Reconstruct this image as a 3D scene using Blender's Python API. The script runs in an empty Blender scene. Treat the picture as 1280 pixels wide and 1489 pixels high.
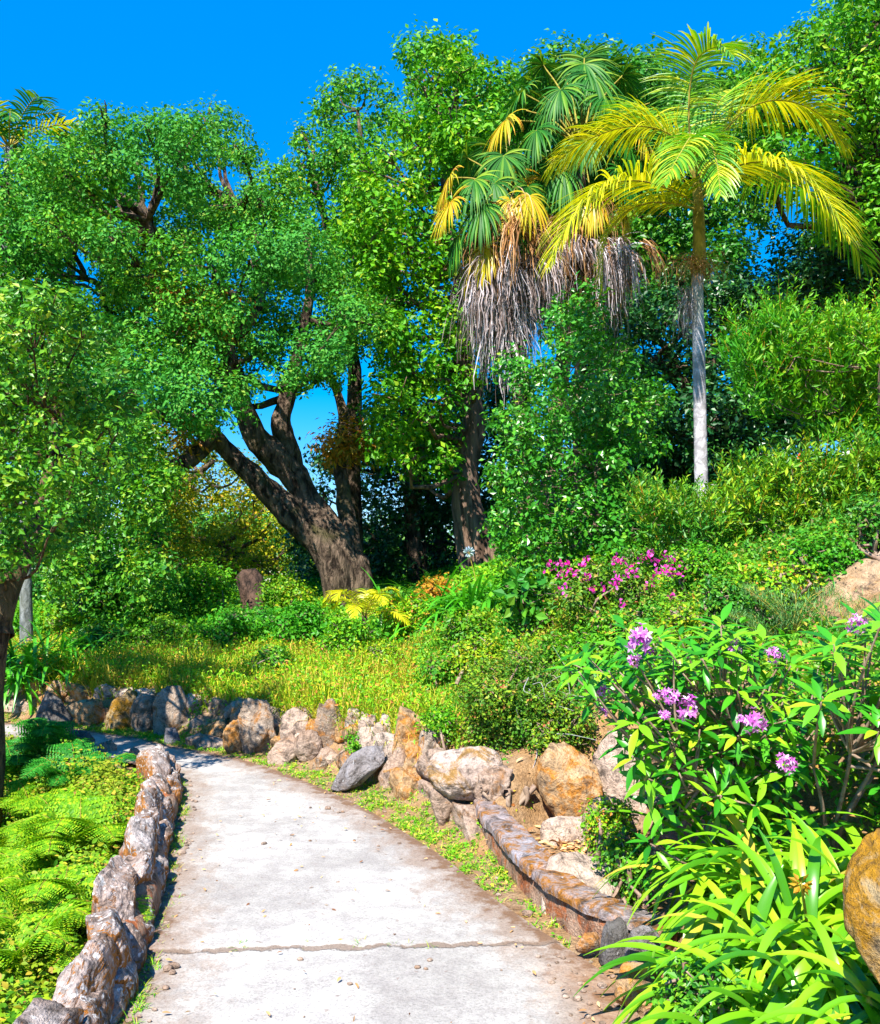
import bpy, math, numpy as np
from mathutils import Vector, noise as mnoise
C = bpy.context.scene.collection
F0 = 1350.0; CAMZ = 1.7; TH = math.atan(85.5 / F0)
CT, ST = math.cos(TH), math.sin(TH)
A = np.array

# ------------------------------------------------------------------ picture ray -> point in the place
def ray(px, py):
    a, b = (px - 640) / F0, (744.5 - py) / F0
    return A([a, CT - b * ST, ST + b * CT])
def W(px, py, Y):
    d = ray(px, py); return A([0, 0, CAMZ]) + d * (Y / d[1])
def hit(px, py, t0=2.0, t1=60.0):
    d = ray(px, py); t = np.arange(t0, t1, .03); p = A([0, 0, CAMZ]) + d * t[:, None]
    k = p[:, 2] < height(p)
    return p[np.argmax(k)] if k.any() else p[-1]

# ------------------------------------------------------------------ noise
_r = np.random.default_rng(5)
_K = _r.normal(size=(24, 3)); _K /= np.linalg.norm(_K, axis=1)[:, None]; _PH = _r.uniform(0, 6.28, 24)
def nz(P, s=1.0, seed=0):
    P = np.asarray(P, float) * s
    v = 0
    for o, (a, f) in enumerate([(1, 1), (.5, 2.1), (.25, 4.3)]):
        for k in range(6):
            i = (k + o * 6 + seed * 5) % 24
            v = v + a * np.sin(P @ _K[i] * f * 2.2 + _PH[i] + seed * 1.7 + 1.3 * np.sin(P @ _K[(i + 7) % 24] * f * 1.3 + seed))
    return v / 6
def sstep(a, b, x):
    t = np.clip((x - a) / (b - a), 0, 1); return t * t * (3 - 2 * t)

# ------------------------------------------------------------------ path outline on the ground (metres)
LE = A([(-1.35, -6), (-1.25, -2), (-1.2, 2.2), (-1.2, 3.48), (-1.31, 4.25), (-1.49, 5.1), (-1.75, 6.2), (-1.98, 7.17), (-2.25, 7.85), (-2.7, 8.3), (-3.3, 8.72), (-4.0, 9.37), (-5.0, 9.75), (-8, 10.2), (-14, 10.6)], float)
RE = A([(1.35, -6), (1.2, -2), (.85, 2.2), (.75, 3.48), (.66, 4.03), (.43, 4.5), (.22, 4.99), (0, 5.6), (-.23, 6.1), (-.61, 6.85), (-1.13, 7.65), (-1.59, 8.25), (-1.99, 8.66), (-2.56, 9.1), (-3.2, 9.64), (-3.77, 9.98), (-4.6, 10.4), (-5.9, 10.8), (-9, 11.4), (-14, 11.9)], float)
def pdist(P, poly):
    best = np.full(len(P), 1e9)
    for a, b in zip(poly[:-1], poly[1:]):
        ab = b - a; t = np.clip(((P - a) @ ab) / (ab @ ab), 0, 1)
        d = np.linalg.norm(P - (a + t[:, None] * ab), axis=1); best = np.minimum(best, d)
    return best
POLY = np.vstack([LE, RE[::-1]])
def inpoly(P, poly=None):
    poly = POLY if poly is None else poly
    x, y = P[:, 0], P[:, 1]; r = np.zeros(len(P), bool)
    for (x0, y0), (x1, y1) in zip(poly, np.roll(poly, -1, axis=0)):
        c = ((y0 > y) != (y1 > y)); 
        with np.errstate(divide='ignore', invalid='ignore'):
            r ^= c & (x < (x1 - x0) * (y - y0) / (y1 - y0 + 1e-12) + x0)
    return r
def regions(P):
    return inpoly(P), pdist(P, LE), pdist(P, RE)
def height(P):
    P = np.asarray(P, float)[:, :2]; x, y = P[:, 0], P[:, 1]
    ins, dl, dr = regions(P)
    P3 = np.c_[P, np.zeros(len(P))]
    n = nz(P3, .9); n2 = nz(P3, 4., 1)
    # bank side
    bank = sstep(.25, .8, dr) * .40
    # pit behind the low kerb: flat until the rocks
    pit = sstep(1.15, .85, np.sqrt(((x - .98) / .62) ** 2 + ((y - 5.45) / 1.0) ** 2))
    steep = np.clip(.06 + .44 * sstep(-.6, 1.6, x), 0, .5)
    rise = .40 + steep * np.clip(dr - .8, 0, 99)
    plane = .78 + np.where(x > 0, .33 * np.minimum(x, 7), .05 * np.maximum(x, -8)) + .07 * np.clip(y - 12, 0, 10)
    cap = np.minimum(rise, plane)
    hr = np.where(dr < .8, bank, cap) + .03 * n * sstep(.3, 1, dr) + .012 * n2 * sstep(.02, .4, dr)
    hr = hr * (1 - .93 * np.clip(pit, 0, 1)) + .02 * n * pit
    near = sstep(5.0, 4.2, y) * sstep(2.6, 1.3, x) * (x > 0)          # planting bed beside the camera is lower
    hr = hr * (1 - near) + near * np.minimum(hr, .27)
    far = np.clip(y - 21, 0, 400); hr = hr - .06 * far * sstep(0, 8, far)
    hl = -.03 - .62 * sstep(.12, 1.3, dl) - .12 * np.clip(dl - 1.3, 0, 8) + .05 * n * sstep(.2, 1, dl)
    hl = np.maximum(hl, -3)
    right = dr < dl
    out = np.where(right, hr, hl)
    edge = np.minimum(dl, dr)
    out = np.where(ins, -.035, out + -.02 * (1 - sstep(0, .08, edge)))
    return out
def hgt(x, y): return float(height(A([[x, y]]))[0])

# ------------------------------------------------------------------ mesh building
def obj(name, V, F, mat, parent=None, smooth=True, attr=None):
    V = np.asarray(V, np.float32); Fs = F if isinstance(F, list) else [F]
    Fs = [np.asarray(f, np.int32) for f in Fs if len(f)]
    me = bpy.data.meshes.new(name)
    me.vertices.add(len(V)); me.vertices.foreach_set('co', V.ravel())
    tot = np.concatenate([np.full(len(f), f.shape[1], np.int32) for f in Fs])
    idx = np.concatenate([f.ravel() for f in Fs])
    me.loops.add(len(idx)); me.loops.foreach_set('vertex_index', idx)
    st = np.zeros(len(tot), np.int32); st[1:] = np.cumsum(tot)[:-1]
    me.polygons.add(len(tot)); me.polygons.foreach_set('loop_start', st); me.polygons.foreach_set('loop_total', tot)
    me.polygons.foreach_set('use_smooth', np.full(len(tot), smooth, bool))
    if attr is not None:
        for k, v in attr.items():
            a = me.attributes.new(k, 'FLOAT', 'POINT'); a.data.foreach_set('value', np.asarray(v, np.float32))
    me.update(calc_edges=True)
    me.materials.append(mat)
    o = bpy.data.objects.new(name, me); C.objects.link(o)
    if parent is not None:
        o.parent = parent
        o.location = -A(parent.location)
    return o
def tag(o, label, cat, group=None, kind=None):
    if label: o['label'] = label
    if cat: o['category'] = cat
    if group: o['group'] = group
    if kind: o['kind'] = kind
    return o
def thing(name, label, cat, loc, group=None):
    o = bpy.data.objects.new(name, None); C.objects.link(o); o.location = [float(v) for v in loc]
    o.empty_display_size = .1
    return tag(o, label, cat, group)
def kind(o, k): o['kind'] = k; return o
class MB:
    def __init__(s): s.V = []; s.F = {}; s.n = 0
    def add(s, V, F):
        for f in (F if isinstance(F, list) else [F]):
            f = np.asarray(f)
            if len(f): s.F.setdefault(f.shape[1], []).append(f + s.n)
        s.V.append(np.asarray(V)); s.n += len(V)
    def build(s, name, mat, parent=None, smooth=True):
        if not s.V: return None
        return obj(name, np.vstack(s.V), [np.vstack(v) for v in s.F.values()], mat, parent, smooth)
def unit(v): return v / (np.linalg.norm(v, axis=-1, keepdims=True) + 1e-9)

def place(tmplV, tmplF, pos, d, nrm, size, wid=1.0):
    """tmpl local x=along, y=width, z=normal."""
    d = unit(d); s = unit(np.cross(nrm, d)); n = np.cross(d, s)
    size = np.broadcast_to(size, len(pos)).reshape(-1, 1, 1); wid = np.broadcast_to(wid, len(pos)).reshape(-1, 1, 1)
    T = np.asarray(tmplV, float)
    V = pos[:, None] + size * (T[None, :, 0:1] * d[:, None] + wid * T[None, :, 1:2] * s[:, None] + T[None, :, 2:3] * n[:, None])
    F = np.asarray(tmplF)[None] + (np.arange(len(pos)) * len(T))[:, None, None]
    return V.reshape(-1, 3), F.reshape(-1, F.shape[-1])
KITE = ([(0, 0, 0), (.45, .24, .07), (1, 0, -.06), (.45, -.24, .07)], [(0, 1, 2, 3)])
NARROW = ([(0, 0, 0), (.45, .13, .04), (1, 0, -.1), (.45, -.13, .04)], [(0, 1, 2, 3)])
def _ell(w, n=5, fold=.25, droop=.18):
    V = []; F = []
    for i in range(n + 1):
        t = i / n; h = w * math.sin(math.pi * min(1, (t * .96 + .02)) ** .85) * .5
        z = -droop * t * t
        V += [(t, h, z + fold * h), (t, 0, z), (t, -h, z + fold * h)]
    for i in range(n):
        a = 3 * i; F += [(a, a + 1, a + 4, a + 3), (a + 1, a + 2, a + 5, a + 4)]
    return V, F
OVAL = _ell(.30)
WIDE = _ell(.5, 4, .2, .1)

def strips(base, d0, up, length, width, grav, nseg=5, fold=0.0, prof=lambda t: (1 - t) ** .6, gp=1.0):
    """curved strips that start along d0 and bend towards the ground."""
    N = len(base); length = np.broadcast_to(length, N); width = np.broadcast_to(width, N); grav = np.broadcast_to(grav, N)
    d = unit(d0); s = unit(np.cross(d, up)); p = base.copy(); rows = []; k = 3 if fold else 2
    for i in range(nseg + 1):
        t = i / nseg; w = (width * prof(t) * .5)[:, None]
        if fold:
            n = np.cross(s, d); rows.append(np.stack([p + s * w + n * w * fold, p, p - s * w + n * w * fold], 1))
        else: rows.append(np.stack([p + s * w, p - s * w], 1))
        if i < nseg:
            d = unit(d + (grav / nseg * (gp if i == 0 else 1))[:, None] * A([0, 0, -1.0])); p = p + d * (length / nseg)[:, None]
    V = np.concatenate(rows, 1); M = V.shape[1]; F = []
    for i in range(nseg):
        a = i * k
        for j in range(k - 1): F.append((a + j, a + j + 1, a + k + j + 1, a + k + j))
    F = A(F)[None] + (np.arange(N) * M)[:, None, None]
    return V.reshape(-1, 3), F.reshape(-1, 4)

def tube(pts, radii, sides=8, bump=0, seed=0, cap=True):
    pts = np.asarray(pts, float); n = len(pts); radii = np.broadcast_to(radii, n)
    tan = unit(np.gradient(pts, axis=0)); ref = A([.3, .2, 1.0]) if abs(tan[0][2]) < .8 else A([1, .1, 0.])
    s = unit(np.cross(tan, ref)); b = np.cross(tan, s)
    ang = np.arange(sides) / sides * 2 * math.pi
    V = pts[:, None] + radii[:, None, None] * (np.cos(ang)[None, :, None] * s[:, None] + np.sin(ang)[None, :, None] * b[:, None])
    V = V.reshape(-1, 3)
    if bump:
        c = np.repeat(pts, sides, 0); q = V.copy(); q[:, 2] *= .35
        V = c + (V - c) * (1 + bump * nz(q, 3.0, seed) + bump * .7 * nz(q, 9.0, seed + 2))[:, None]
    F = []
    for i in range(n - 1):
        for j in range(sides):
            a = i * sides + j; c = i * sides + (j + 1) % sides; F.append((a, c, c + sides, a + sides))
    Fl = [A(F)]
    if cap:
        V = np.vstack([V, pts[-1] + tan[-1] * radii[-1] * .4]); m = len(V) - 1
        Fl.append(A([((n - 1) * sides + j, (n - 1) * sides + (j + 1) % sides, m) for j in range(sides)]))
    return V, Fl
def smoothpts(P, n):
    P = np.asarray(P, float); P2 = np.vstack([2 * P[0] - P[1], P, 2 * P[-1] - P[-2]]); out = []
    m = len(P) - 1
    for i in range(n):
        u = i / (n - 1) * m; k = min(int(u), m - 1); t = u - k; a, b, c, d = P2[k:k + 4]
        out.append(.5 * (2 * b + (c - a) * t + (2 * a - 5 * b + 4 * c - d) * t * t + (3 * b - a - 3 * c + d) * t ** 3))
    return A(out)
def branch(mb, P, r0, r1, n=12, sides=8, wob=.0, bump=0, seed=0):
    pts = smoothpts(P, n); L = np.linalg.norm(P[-1] - P[0]) if len(P) else 1
    if wob:
        k = np.linspace(0, 1, n); w = np.sin(k * math.pi)[:, None]
        pts = pts + w * wob * np.c_[nz(pts, 1.6, seed), nz(pts, 1.6, seed + 1), nz(pts, 1.6, seed + 2)]
    mb.add(*tube(pts, np.linspace(r0, r1, n) ** 1.0, sides, bump, seed)); return pts

# ------------------------------------------------------------------ materials
def newmat(name):
    m = bpy.data.materials.new(name); m.use_nodes = True; nt = m.node_tree; nt.nodes.clear(); return m, nt
class N:
    def __init__(s, nt): s.nt = nt
    def __call__(s, t, _in=None, **kw):
        n = s.nt.nodes.new('ShaderNode' + t)
        for k, v in kw.items(): setattr(n, k, v)
        for k, v in (_in or {}).items():
            if isinstance(v, bpy.types.NodeSocket): s.nt.links.new(v, n.inputs[k])
            else: n.inputs[k].default_value = v
        return n
    def noise(s, vec, scale, detail=4, rough=.55, dist=0, out='Fac'):
        return s('TexNoise', {'Vector': vec, 'Scale': scale, 'Detail': detail, 'Roughness': rough, 'Distortion': dist}).outputs[out]
    def ramp(s, fac, stops, interp='LINEAR'):
        n = s('ValToRGB', {'Fac': fac}); cr = n.color_ramp; cr.interpolation = interp
        while len(cr.elements) < len(stops): cr.elements.new(.5)
        for e, (p, c) in zip(cr.elements, stops):
            e.position = p; e.color = (*c, 1) if len(c) == 3 else (c[0], c[0], c[0], 1)
        return n.outputs['Color']
    def mix(s, fac, a, b, mode='MIX'):
        n = s.nt.nodes.new('ShaderNodeMix'); n.data_type = 'RGBA'; n.blend_type = mode
        for i, v in ((0, fac), (6, a), (7, b)):
            if isinstance(v, bpy.types.NodeSocket): s.nt.links.new(v, n.inputs[i])
            else: n.inputs[i].default_value = v if i == 0 else (*v, 1)
        return n.outputs[2]
    def math(s, op, a, b=0.0, c=0.0, clamp=False):
        n = s.nt.nodes.new('ShaderNodeMath'); n.operation = op; n.use_clamp = clamp
        for i, v in enumerate((a, b, c)):
            if isinstance(v, bpy.types.NodeSocket): s.nt.links.new(v, n.inputs[i])
            else: n.inputs[i].default_value = v
        return n.outputs[0]
    def bump(s, h, strength, dist, nrm=None):
        d = {'Height': h, 'Strength': strength, 'Distance': dist}
        if nrm: d['Normal'] = nrm
        return s('Bump', d).outputs['Normal']
    def out(s, sh): s('OutputMaterial', {'Surface': sh})

def leafmat(name, stops, trans=.35, rough=.45, spec=.3, patch=None, pscale=.5, tcol=(1.0, 1.0, .35)):
    m, nt = newmat(name); n = N(nt); stops = [(p, tuple(min(.75, v * 1.28) for v in c)) for p, c in stops]
    geo = n('NewGeometry'); col = n.ramp(geo.outputs['Random Per Island'], stops)
    pos = geo.outputs['Position']
    if patch:
        f = n.ramp(n.noise(pos, pscale, 2), [(.42, (0,)), (.62, (1,))]); col = n.mix(f, col, n.mix(.75, col, patch))
    p = n('BsdfPrincipled', {'Base Color': col, 'Roughness': rough, 'Specular IOR Level': spec})
    t = n('BsdfTranslucent', {'Color': n.mix(1.0, col, tcol, 'MULTIPLY')})
    n.out(n('MixShader', {0: trans, 1: p.outputs[0], 2: t.outputs[0]}).outputs[0]); return m

def bark(name, a, b, c, scale=6, stretch=.3, bs=.03):
    m, nt = newmat(name); n = N(nt); pos = n('NewGeometry').outputs['Position']
    v = n('Mapping', {'Vector': pos, 'Scale': (1, 1, stretch)}).outputs[0]
    n1 = n.noise(v, scale, 6, .65, .6); n2 = n.noise(pos, 1.3, 4)
    col = n.mix(n.ramp(n1, [(.40, (0,)), (.6, (1,))]), a, b)
    col = n.mix(n.ramp(n2, [(.5, (0,)), (.63, (1,))]), col, n.mix(.6, col, c))
    p = n('BsdfPrincipled', {'Base Color': col, 'Roughness': .9, 'Specular IOR Level': .2, 'Normal': n.bump(n1, 1.0, bs)})
    n.out(p.outputs[0]); return m

def stonemat(name, base, pale, lichen, moss, mossamt=.5, licamt=.5, dark=(.045, .035, .03), sc=1.0, side=0.0):
    m, nt = newmat(name); n = N(nt); geo = n('NewGeometry'); pos = geo.outputs['Position']
    oi = n('ObjectInfo').outputs['Random']
    off = n('CombineXYZ', {0: n.math('MULTIPLY', oi, 13.), 1: n.math('MULTIPLY', oi, 7.), 2: oi}).outputs[0]
    v = n('VectorMath', {0: pos, 1: off}, operation='ADD').outputs[0]
    big = n.noise(v, 3.2 * sc, 4, .6, .4); mid = n.noise(v, 11 * sc, 6, .7, .5); fine = n.noise(v, 70 * sc, 4, .7)
    col = n.mix(n.ramp(big, [(.38, (0,)), (.62, (1,))]), base, pale)
    col = n.mix(n.ramp(oi, [(0, (0,)), (1, (.45,))]), col, n.mix(.5, col, moss))
    nzv = n('SeparateXYZ', {0: geo.outputs['True Normal']}).outputs[2]
    mf = n.noise(v, 5.5 * sc, 6, .72, .8)
    mf = n.math('ADD', mf, n.math('MULTIPLY', n.math('SUBTRACT', .45, nzv), side))
    lo = .66 - .2 * mossamt
    col = n.mix(n.ramp(mf, [(lo - .03, (0,)), (lo + .07, (1,))]), col, moss)
    lf = n('TexVoronoi', {'Vector': n('VectorMath', {0: v, 1: n('TexNoise', {'Vector': v, 'Scale': 9.}).outputs['Color']}, operation='ADD').outputs[0], 'Scale': 6. * sc}).outputs['Distance']
    lf = n.math('ADD', lf, n.math('MULTIPLY', mid, .8))
    lo = .35 + .27 * licamt
    col = n.mix(n.ramp(lf, [(lo, (1,)), (lo + .07, (0,))]), col, lichen)
    cr = n.ramp(n.noise(v, 7 * sc, 8, .75, 1.4), [(.30, (1,)), (.40, (0,))]); col = n.mix(cr, col, dark)
    col = n.mix(n.ramp(mid, [(.34, (.85,)), (.5, (0,))]), col, dark)
    col = n.mix(n.ramp(mid, [(.52, (0,)), (.66, (.7,))]), col, pale)
    col = n.mix(1.0, col, n.ramp(fine, [(.3, (.62,)), (.5, (1,)), (.7, (1.25,))]), 'MULTIPLY')
    h = n.math('ADD', n.math('MULTIPLY', mid, 1.0), n.math('MULTIPLY', fine, .25))
    nb = n.bump(h, 1.0, .05 / sc)
    p = n('BsdfPrincipled', {'Base Color': col, 'Roughness': .92, 'Specular IOR Level': .2, 'Normal': nb})
    n.out(p.outputs[0]); return m

# ------------------------------------------------------------------ rocks
def _ico(sub):
    import bmesh
    bm = bmesh.new(); bmesh.ops.create_icosphere(bm, subdivisions=sub, radius=1)
    V = A([v.co[:] for v in bm.verts]); F = A([[v.index for v in f.verts] for f in bm.faces]); bm.free(); return V, F
ICO = {k: _ico(k) for k in (3, 4, 5, 6)}
def rockgeo(center, size, seed, sub=5, cuts=9, rough=.07, rot=(0, 0, 0), flat=.75, pointy=0, sq=.72):
    r = np.random.default_rng(seed); V, F = ICO[sub]; V = np.sign(V) * np.abs(V) ** sq; pointy = pointy * .5
    for _ in range(cuts):
        n = unit(r.normal(size=3)); d = r.uniform(.5, .85); k = V @ n - d
        V -= np.where(k > 0, k * flat, 0)[:, None] * n
    V += V * (rough * 1.6 * nz(V, .9, seed % 5) + rough * nz(V, 2.4, seed % 7) + rough * .5 * nz(V, 6.5, seed % 4) - rough * .45 * np.abs(nz(V, 4.2, seed % 6 + 1)) + rough * .22 * nz(V, 15, seed % 3))[:, None]
    V /= np.abs(V).max(0)
    if pointy:
        t = (V[:, 2] + 1) / 2; V[:, :2] *= (1 - pointy * t ** 1.6)[:, None]
    V = V * (A(size) / 2)
    V += unit(V) * (.006 * nz(V, 24, seed % 6) + .003 * nz(V, 60, 2))[:, None]
    cx, sx = math.cos(rot[0]), math.sin(rot[0]); cy, sy = math.cos(rot[1]), math.sin(rot[1]); cz, sz = math.cos(rot[2]), math.sin(rot[2])
    R = A([[cz, -sz, 0], [sz, cz, 0], [0, 0, 1]]) @ A([[cy, 0, sy], [0, 1, 0], [-sy, 0, cy]]) @ A([[1, 0, 0], [0, cx, -sx], [0, sx, cx]])
    return V @ R.T + A(center), F
# ------------------------------------------------------------------ palette
G = dict
M = {}
M['oak'] = leafmat('oak leaves', [(0, (.02, .10, .008)), (.3, (.045, .20, .012)), (.7, (.09, .31, .020)), (.93, (.19, .38, .02)), (1, (.34, .32, .03))], .3, .55, .18, patch=(.05, .29, .04), pscale=.35)
M['lime'] = leafmat('bright leaves', [(0, (.03, .12, .004)), (.3, (.07, .25, .006)), (.85, (.16, .40, .008)), (1, (.36, .42, .02))], .35, .45, .25, patch=(.03, .26, .012))
M['mid'] = leafmat('mid green leaves', [(0, (.02, .11, .006)), (.4, (.08, .24, .008)), (.85, (.20, .37, .010)), (1, (.4, .40, .02))], .33, .42, .3, patch=(.02, .2, .02), pscale=1.2)
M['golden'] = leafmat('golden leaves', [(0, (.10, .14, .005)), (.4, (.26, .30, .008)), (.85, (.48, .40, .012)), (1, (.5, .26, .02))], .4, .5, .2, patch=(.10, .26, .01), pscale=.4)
M['yellowgreen'] = leafmat('yellow green leaves', [(0, (.04, .14, .005)), (.3, (.13, .30, .006)), (.75, (.30, .42, .01)), (1, (.5, .34, .02))], .35, .45, .3, patch=(.05, .27, .01))
M['green'] = leafmat('green leaves', [(0, (.012, .09, .008)), (.4, (.055, .21, .008)), (.85, (.13, .32, .012)), (1, (.28, .36, .02))], .32, .42, .35, patch=(.02, .2, .02))
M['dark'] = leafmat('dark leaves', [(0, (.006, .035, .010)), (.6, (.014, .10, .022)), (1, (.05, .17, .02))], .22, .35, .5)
M['holly'] = leafmat('glossy leaves', [(0, (.012, .08, .008)), (.5, (.035, .20, .012)), (.93, (.10, .32, .015)), (1, (.3, .4, .03))], .25, .34, .45, patch=(.04, .25, .015))
M['orange'] = leafmat('ochre leaves', [(0, (.12, .10, .01)), (.5, (.38, .24, .015)), (1, (.5, .18, .02))], .4)
M['rhodo'] = leafmat('rhododendron leaves', [(0, (.012, .11, .008)), (.35, (.035, .24, .010)), (.85, (.16, .40, .012)), (1, (.28, .42, .015))], .32, .32, .4)
M['strap'] = leafmat('strap leaves', [(0, (.03, .16, .006)), (.5, (.12, .33, .008)), (.90, (.26, .44, .012)), (.96, (.40, .30, .05)), (1, (.5, .42, .02))], .3, .28, .5)
M['strapfar'] = leafmat('far strap leaves', [(0, (.02, .16, .01)), (1, (.08, .36, .014))], .3, .3, .5)
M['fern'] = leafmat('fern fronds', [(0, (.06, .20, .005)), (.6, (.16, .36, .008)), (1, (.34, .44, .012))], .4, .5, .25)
M['fernshade'] = leafmat('fern fronds with painted shade', [(0, (.012, .12, .012)), (1, (.04, .27, .02))], .35, .5, .25)  # darker copy of the fern green, shade put into its colour
M['grass'] = leafmat('grass blades', [(0, (.08, .24, .008)), (.4, (.20, .38, .012)), (.78, (.46, .44, .02)), (1, (.56, .32, .10))], .4, .6, .15, patch=(.5, .38, .06), pscale=1.0)
M['tuft'] = leafmat('tuft blades', [(0, (.04, .22, .008)), (.6, (.17, .40, .012)), (.85, (.45, .42, .04)), (1, (.5, .33, .12))], .35, .6, .15)
M['cover'] = leafmat('ground cover leaves', [(0, (.05, .20, .006)), (.5, (.15, .38, .008)), (.85, (.36, .45, .012)), (.93, (.5, .22, .03)), (1, (.35, .12, .05))], .35, .45, .25)
M['hill'] = leafmat('hillside leaves', [(0, (.03, .13, .006)), (.5, (.08, .27, .010)), (.85, (.22, .38, .014)), (.95, (.45, .26, .03)), (1, (.32, .14, .06))], .33, .45, .25, patch=(.03, .22, .015), pscale=1.6)
M['slope'] = leafmat('slope leaves', [(0, (.03, .13, .006)), (.45, (.10, .28, .008)), (.8, (.27, .38, .012)), (.9, (.42, .30, .03)), (1, (.30, .12, .06))], .33, .5, .2, patch=(.26, .30, .02), pscale=3)
M['azalea'] = leafmat('azalea leaves', [(0, (.03, .09, .006)), (.5, (.10, .23, .010)), (.85, (.25, .36, .014)), (.94, (.32, .18, .04)), (1, (.3, .08, .04))], .28, .45, .25, patch=(.035, .16, .01), pscale=2.2)
M['feather'] = leafmat('feathery sprays', [(0, (.05, .18, .04)), (1, (.18, .35, .12))], .3, .6, .2)
M['kingpalm'] = leafmat('palm leaflets', [(0, (.20, .28, .006)), (.5, (.42, .44, .008)), (1, (.62, .50, .015))], .38, .35, .4)
M['kinggreen'] = leafmat('green palm leaflets', [(0, (.04, .20, .008)), (.6, (.14, .33, .01)), (1, (.45, .45, .015))], .35, .35, .4)
M['fan'] = leafmat('fan palm segments', [(0, (.008, .07, .008)), (.7, (.03, .16, .012)), (1, (.2, .30, .02))], .25, .5, .2)
M['fanyellow'] = leafmat('yellow fan segments', [(0, (.28, .30, .010)), (.6, (.55, .42, .012)), (1, (.55, .24, .02))], .35, .35, .4)
M['dead'] = leafmat('dead palm thatch', [(0, (.07, .045, .035)), (.35, (.20, .15, .14)), (.75, (.36, .31, .33)), (1, (.60, .55, .58))], .2, .7, .2)
M['thatchbrown'] = leafmat('brown palm thatch', [(0, (.14, .06, .02)), (.6, (.34, .16, .05)), (1, (.48, .32, .18))], .25, .7, .2)
M['litter'] = leafmat('dry leaves', [(0, (.14, .06, .03)), (.5, (.42, .22, .09)), (.9, (.6, .40, .2)), (1, (.5, .30, .04))], .15, .7, .2)
M['magenta'] = leafmat('magenta petals', [(0, (.40, .05, .36)), (.5, (.58, .18, .56)), (1, (.80, .50, .78))], .35, .5, .2, tcol=(1, .6, 1))
M['pink'] = leafmat('pink petals', [(0, (.62, .01, .20)), (.5, (.6, .03, .40)), (1, (.8, .14, .40))], .35, .5, .2, tcol=(1, .5, .8))
M['white'] = leafmat('white petals', [(0, (.7, .66, .66)), (1, (.85, .82, .8))], .3, .5, .2, tcol=(1, 1, 1))
M['redbud'] = leafmat('red buds', [(0, (.4, .02, .01)), (1, (.6, .12, .02))], .2)
M['twig'] = bark('twigs', (.16, .10, .07), (.30, .22, .17), (.2, .16, .1), 14, 1, .004)
M['oakbark'] = bark('oak bark', (.025, .016, .011), (.22, .155, .11), (.07, .07, .02), 8, .4, .2)
M['nearbark'] = bark('near bark', (.03, .018, .012), (.17, .105, .06), (.10, .09, .03), 16, .35, .06)
M['charred'] = bark('charred bark', (.012, .009, .008), (.10, .06, .045), (.2, .12, .08), 9, .5, .08)
M['redbark'] = bark('red brown bark', (.05, .03, .02), (.28, .18, .13), (.16, .12, .1), 7, .15, .05)
M['greybark'] = bark('palm trunk', (.26, .25, .27), (.50, .48, .53), (.20, .24, .16), 11, .9, .012)
M['bluebark'] = bark('smooth trunk', (.07, .08, .08), (.24, .26, .27), (.12, .13, .09), 14, .5, .03)
M['rachis'] = bark('frond ribs', (.20, .18, .02), (.38, .32, .06), (.30, .22, .05), 20, 1, .002)
M['shaft'] = bark('palm crownshaft', (.12, .11, .012), (.32, .24, .04), (.16, .10, .02), 5, .6, .01)
M['granite'] = stonemat('lichened granite', (.20, .145, .105), (.40, .33, .27), (.60, .55, .50), (.34, .15, .04), .6, .35)
M['wallstone'] = stonemat('wall stones', (.22, .165, .14), (.46, .41, .40), (.70, .67, .66), (.36, .14, .025), .4, 1.05, side=.55)
M['ochre'] = stonemat('ochre stained rock', (.30, .19, .10), (.48, .33, .19), (.50, .45, .40), (.42, .17, .025), .85, .15)
M['bluestone'] = stonemat('blue grey rock', (.14, .13, .135), (.27, .26, .28), (.55, .56, .58), (.20, .13, .07), .3, .35)
M['mossrock'] = stonemat('moss covered rock', (.22, .15, .07), (.34, .27, .16), (.52, .50, .44), (.30, .15, .008), 1.0, .25)
M['pinkrock'] = stonemat('pinkish granite', (.27, .18, .13), (.44, .34, .28), (.58, .52, .50), (.30, .15, .06), .35, .2)
M['boulderstone'] = stonemat('rounded boulder', (.36, .27, .23), (.50, .41, .37), (.60, .54, .50), (.30, .17, .05), .7, .2)
M['sandy'] = stonemat('sandy outcrop', (.36, .23, .13), (.50, .35, .23), (.52, .40, .28), (.34, .20, .09), .5, .1)
M['slab'] = stonemat('tan slab', (.42, .32, .26), (.54, .43, .36), (.6, .54, .48), (.36, .23, .15), .3, .1)
M['kerbface'] = stonemat('kerb face', (.22, .12, .07), (.38, .28, .21), (.62, .56, .5), (.34, .10, .03), .7, .3)
M['darkrock'] = stonemat('dark boulder', (.075, .07, .07), (.17, .165, .17), (.42, .42, .42), (.12, .09, .04), .3, .3)

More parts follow.
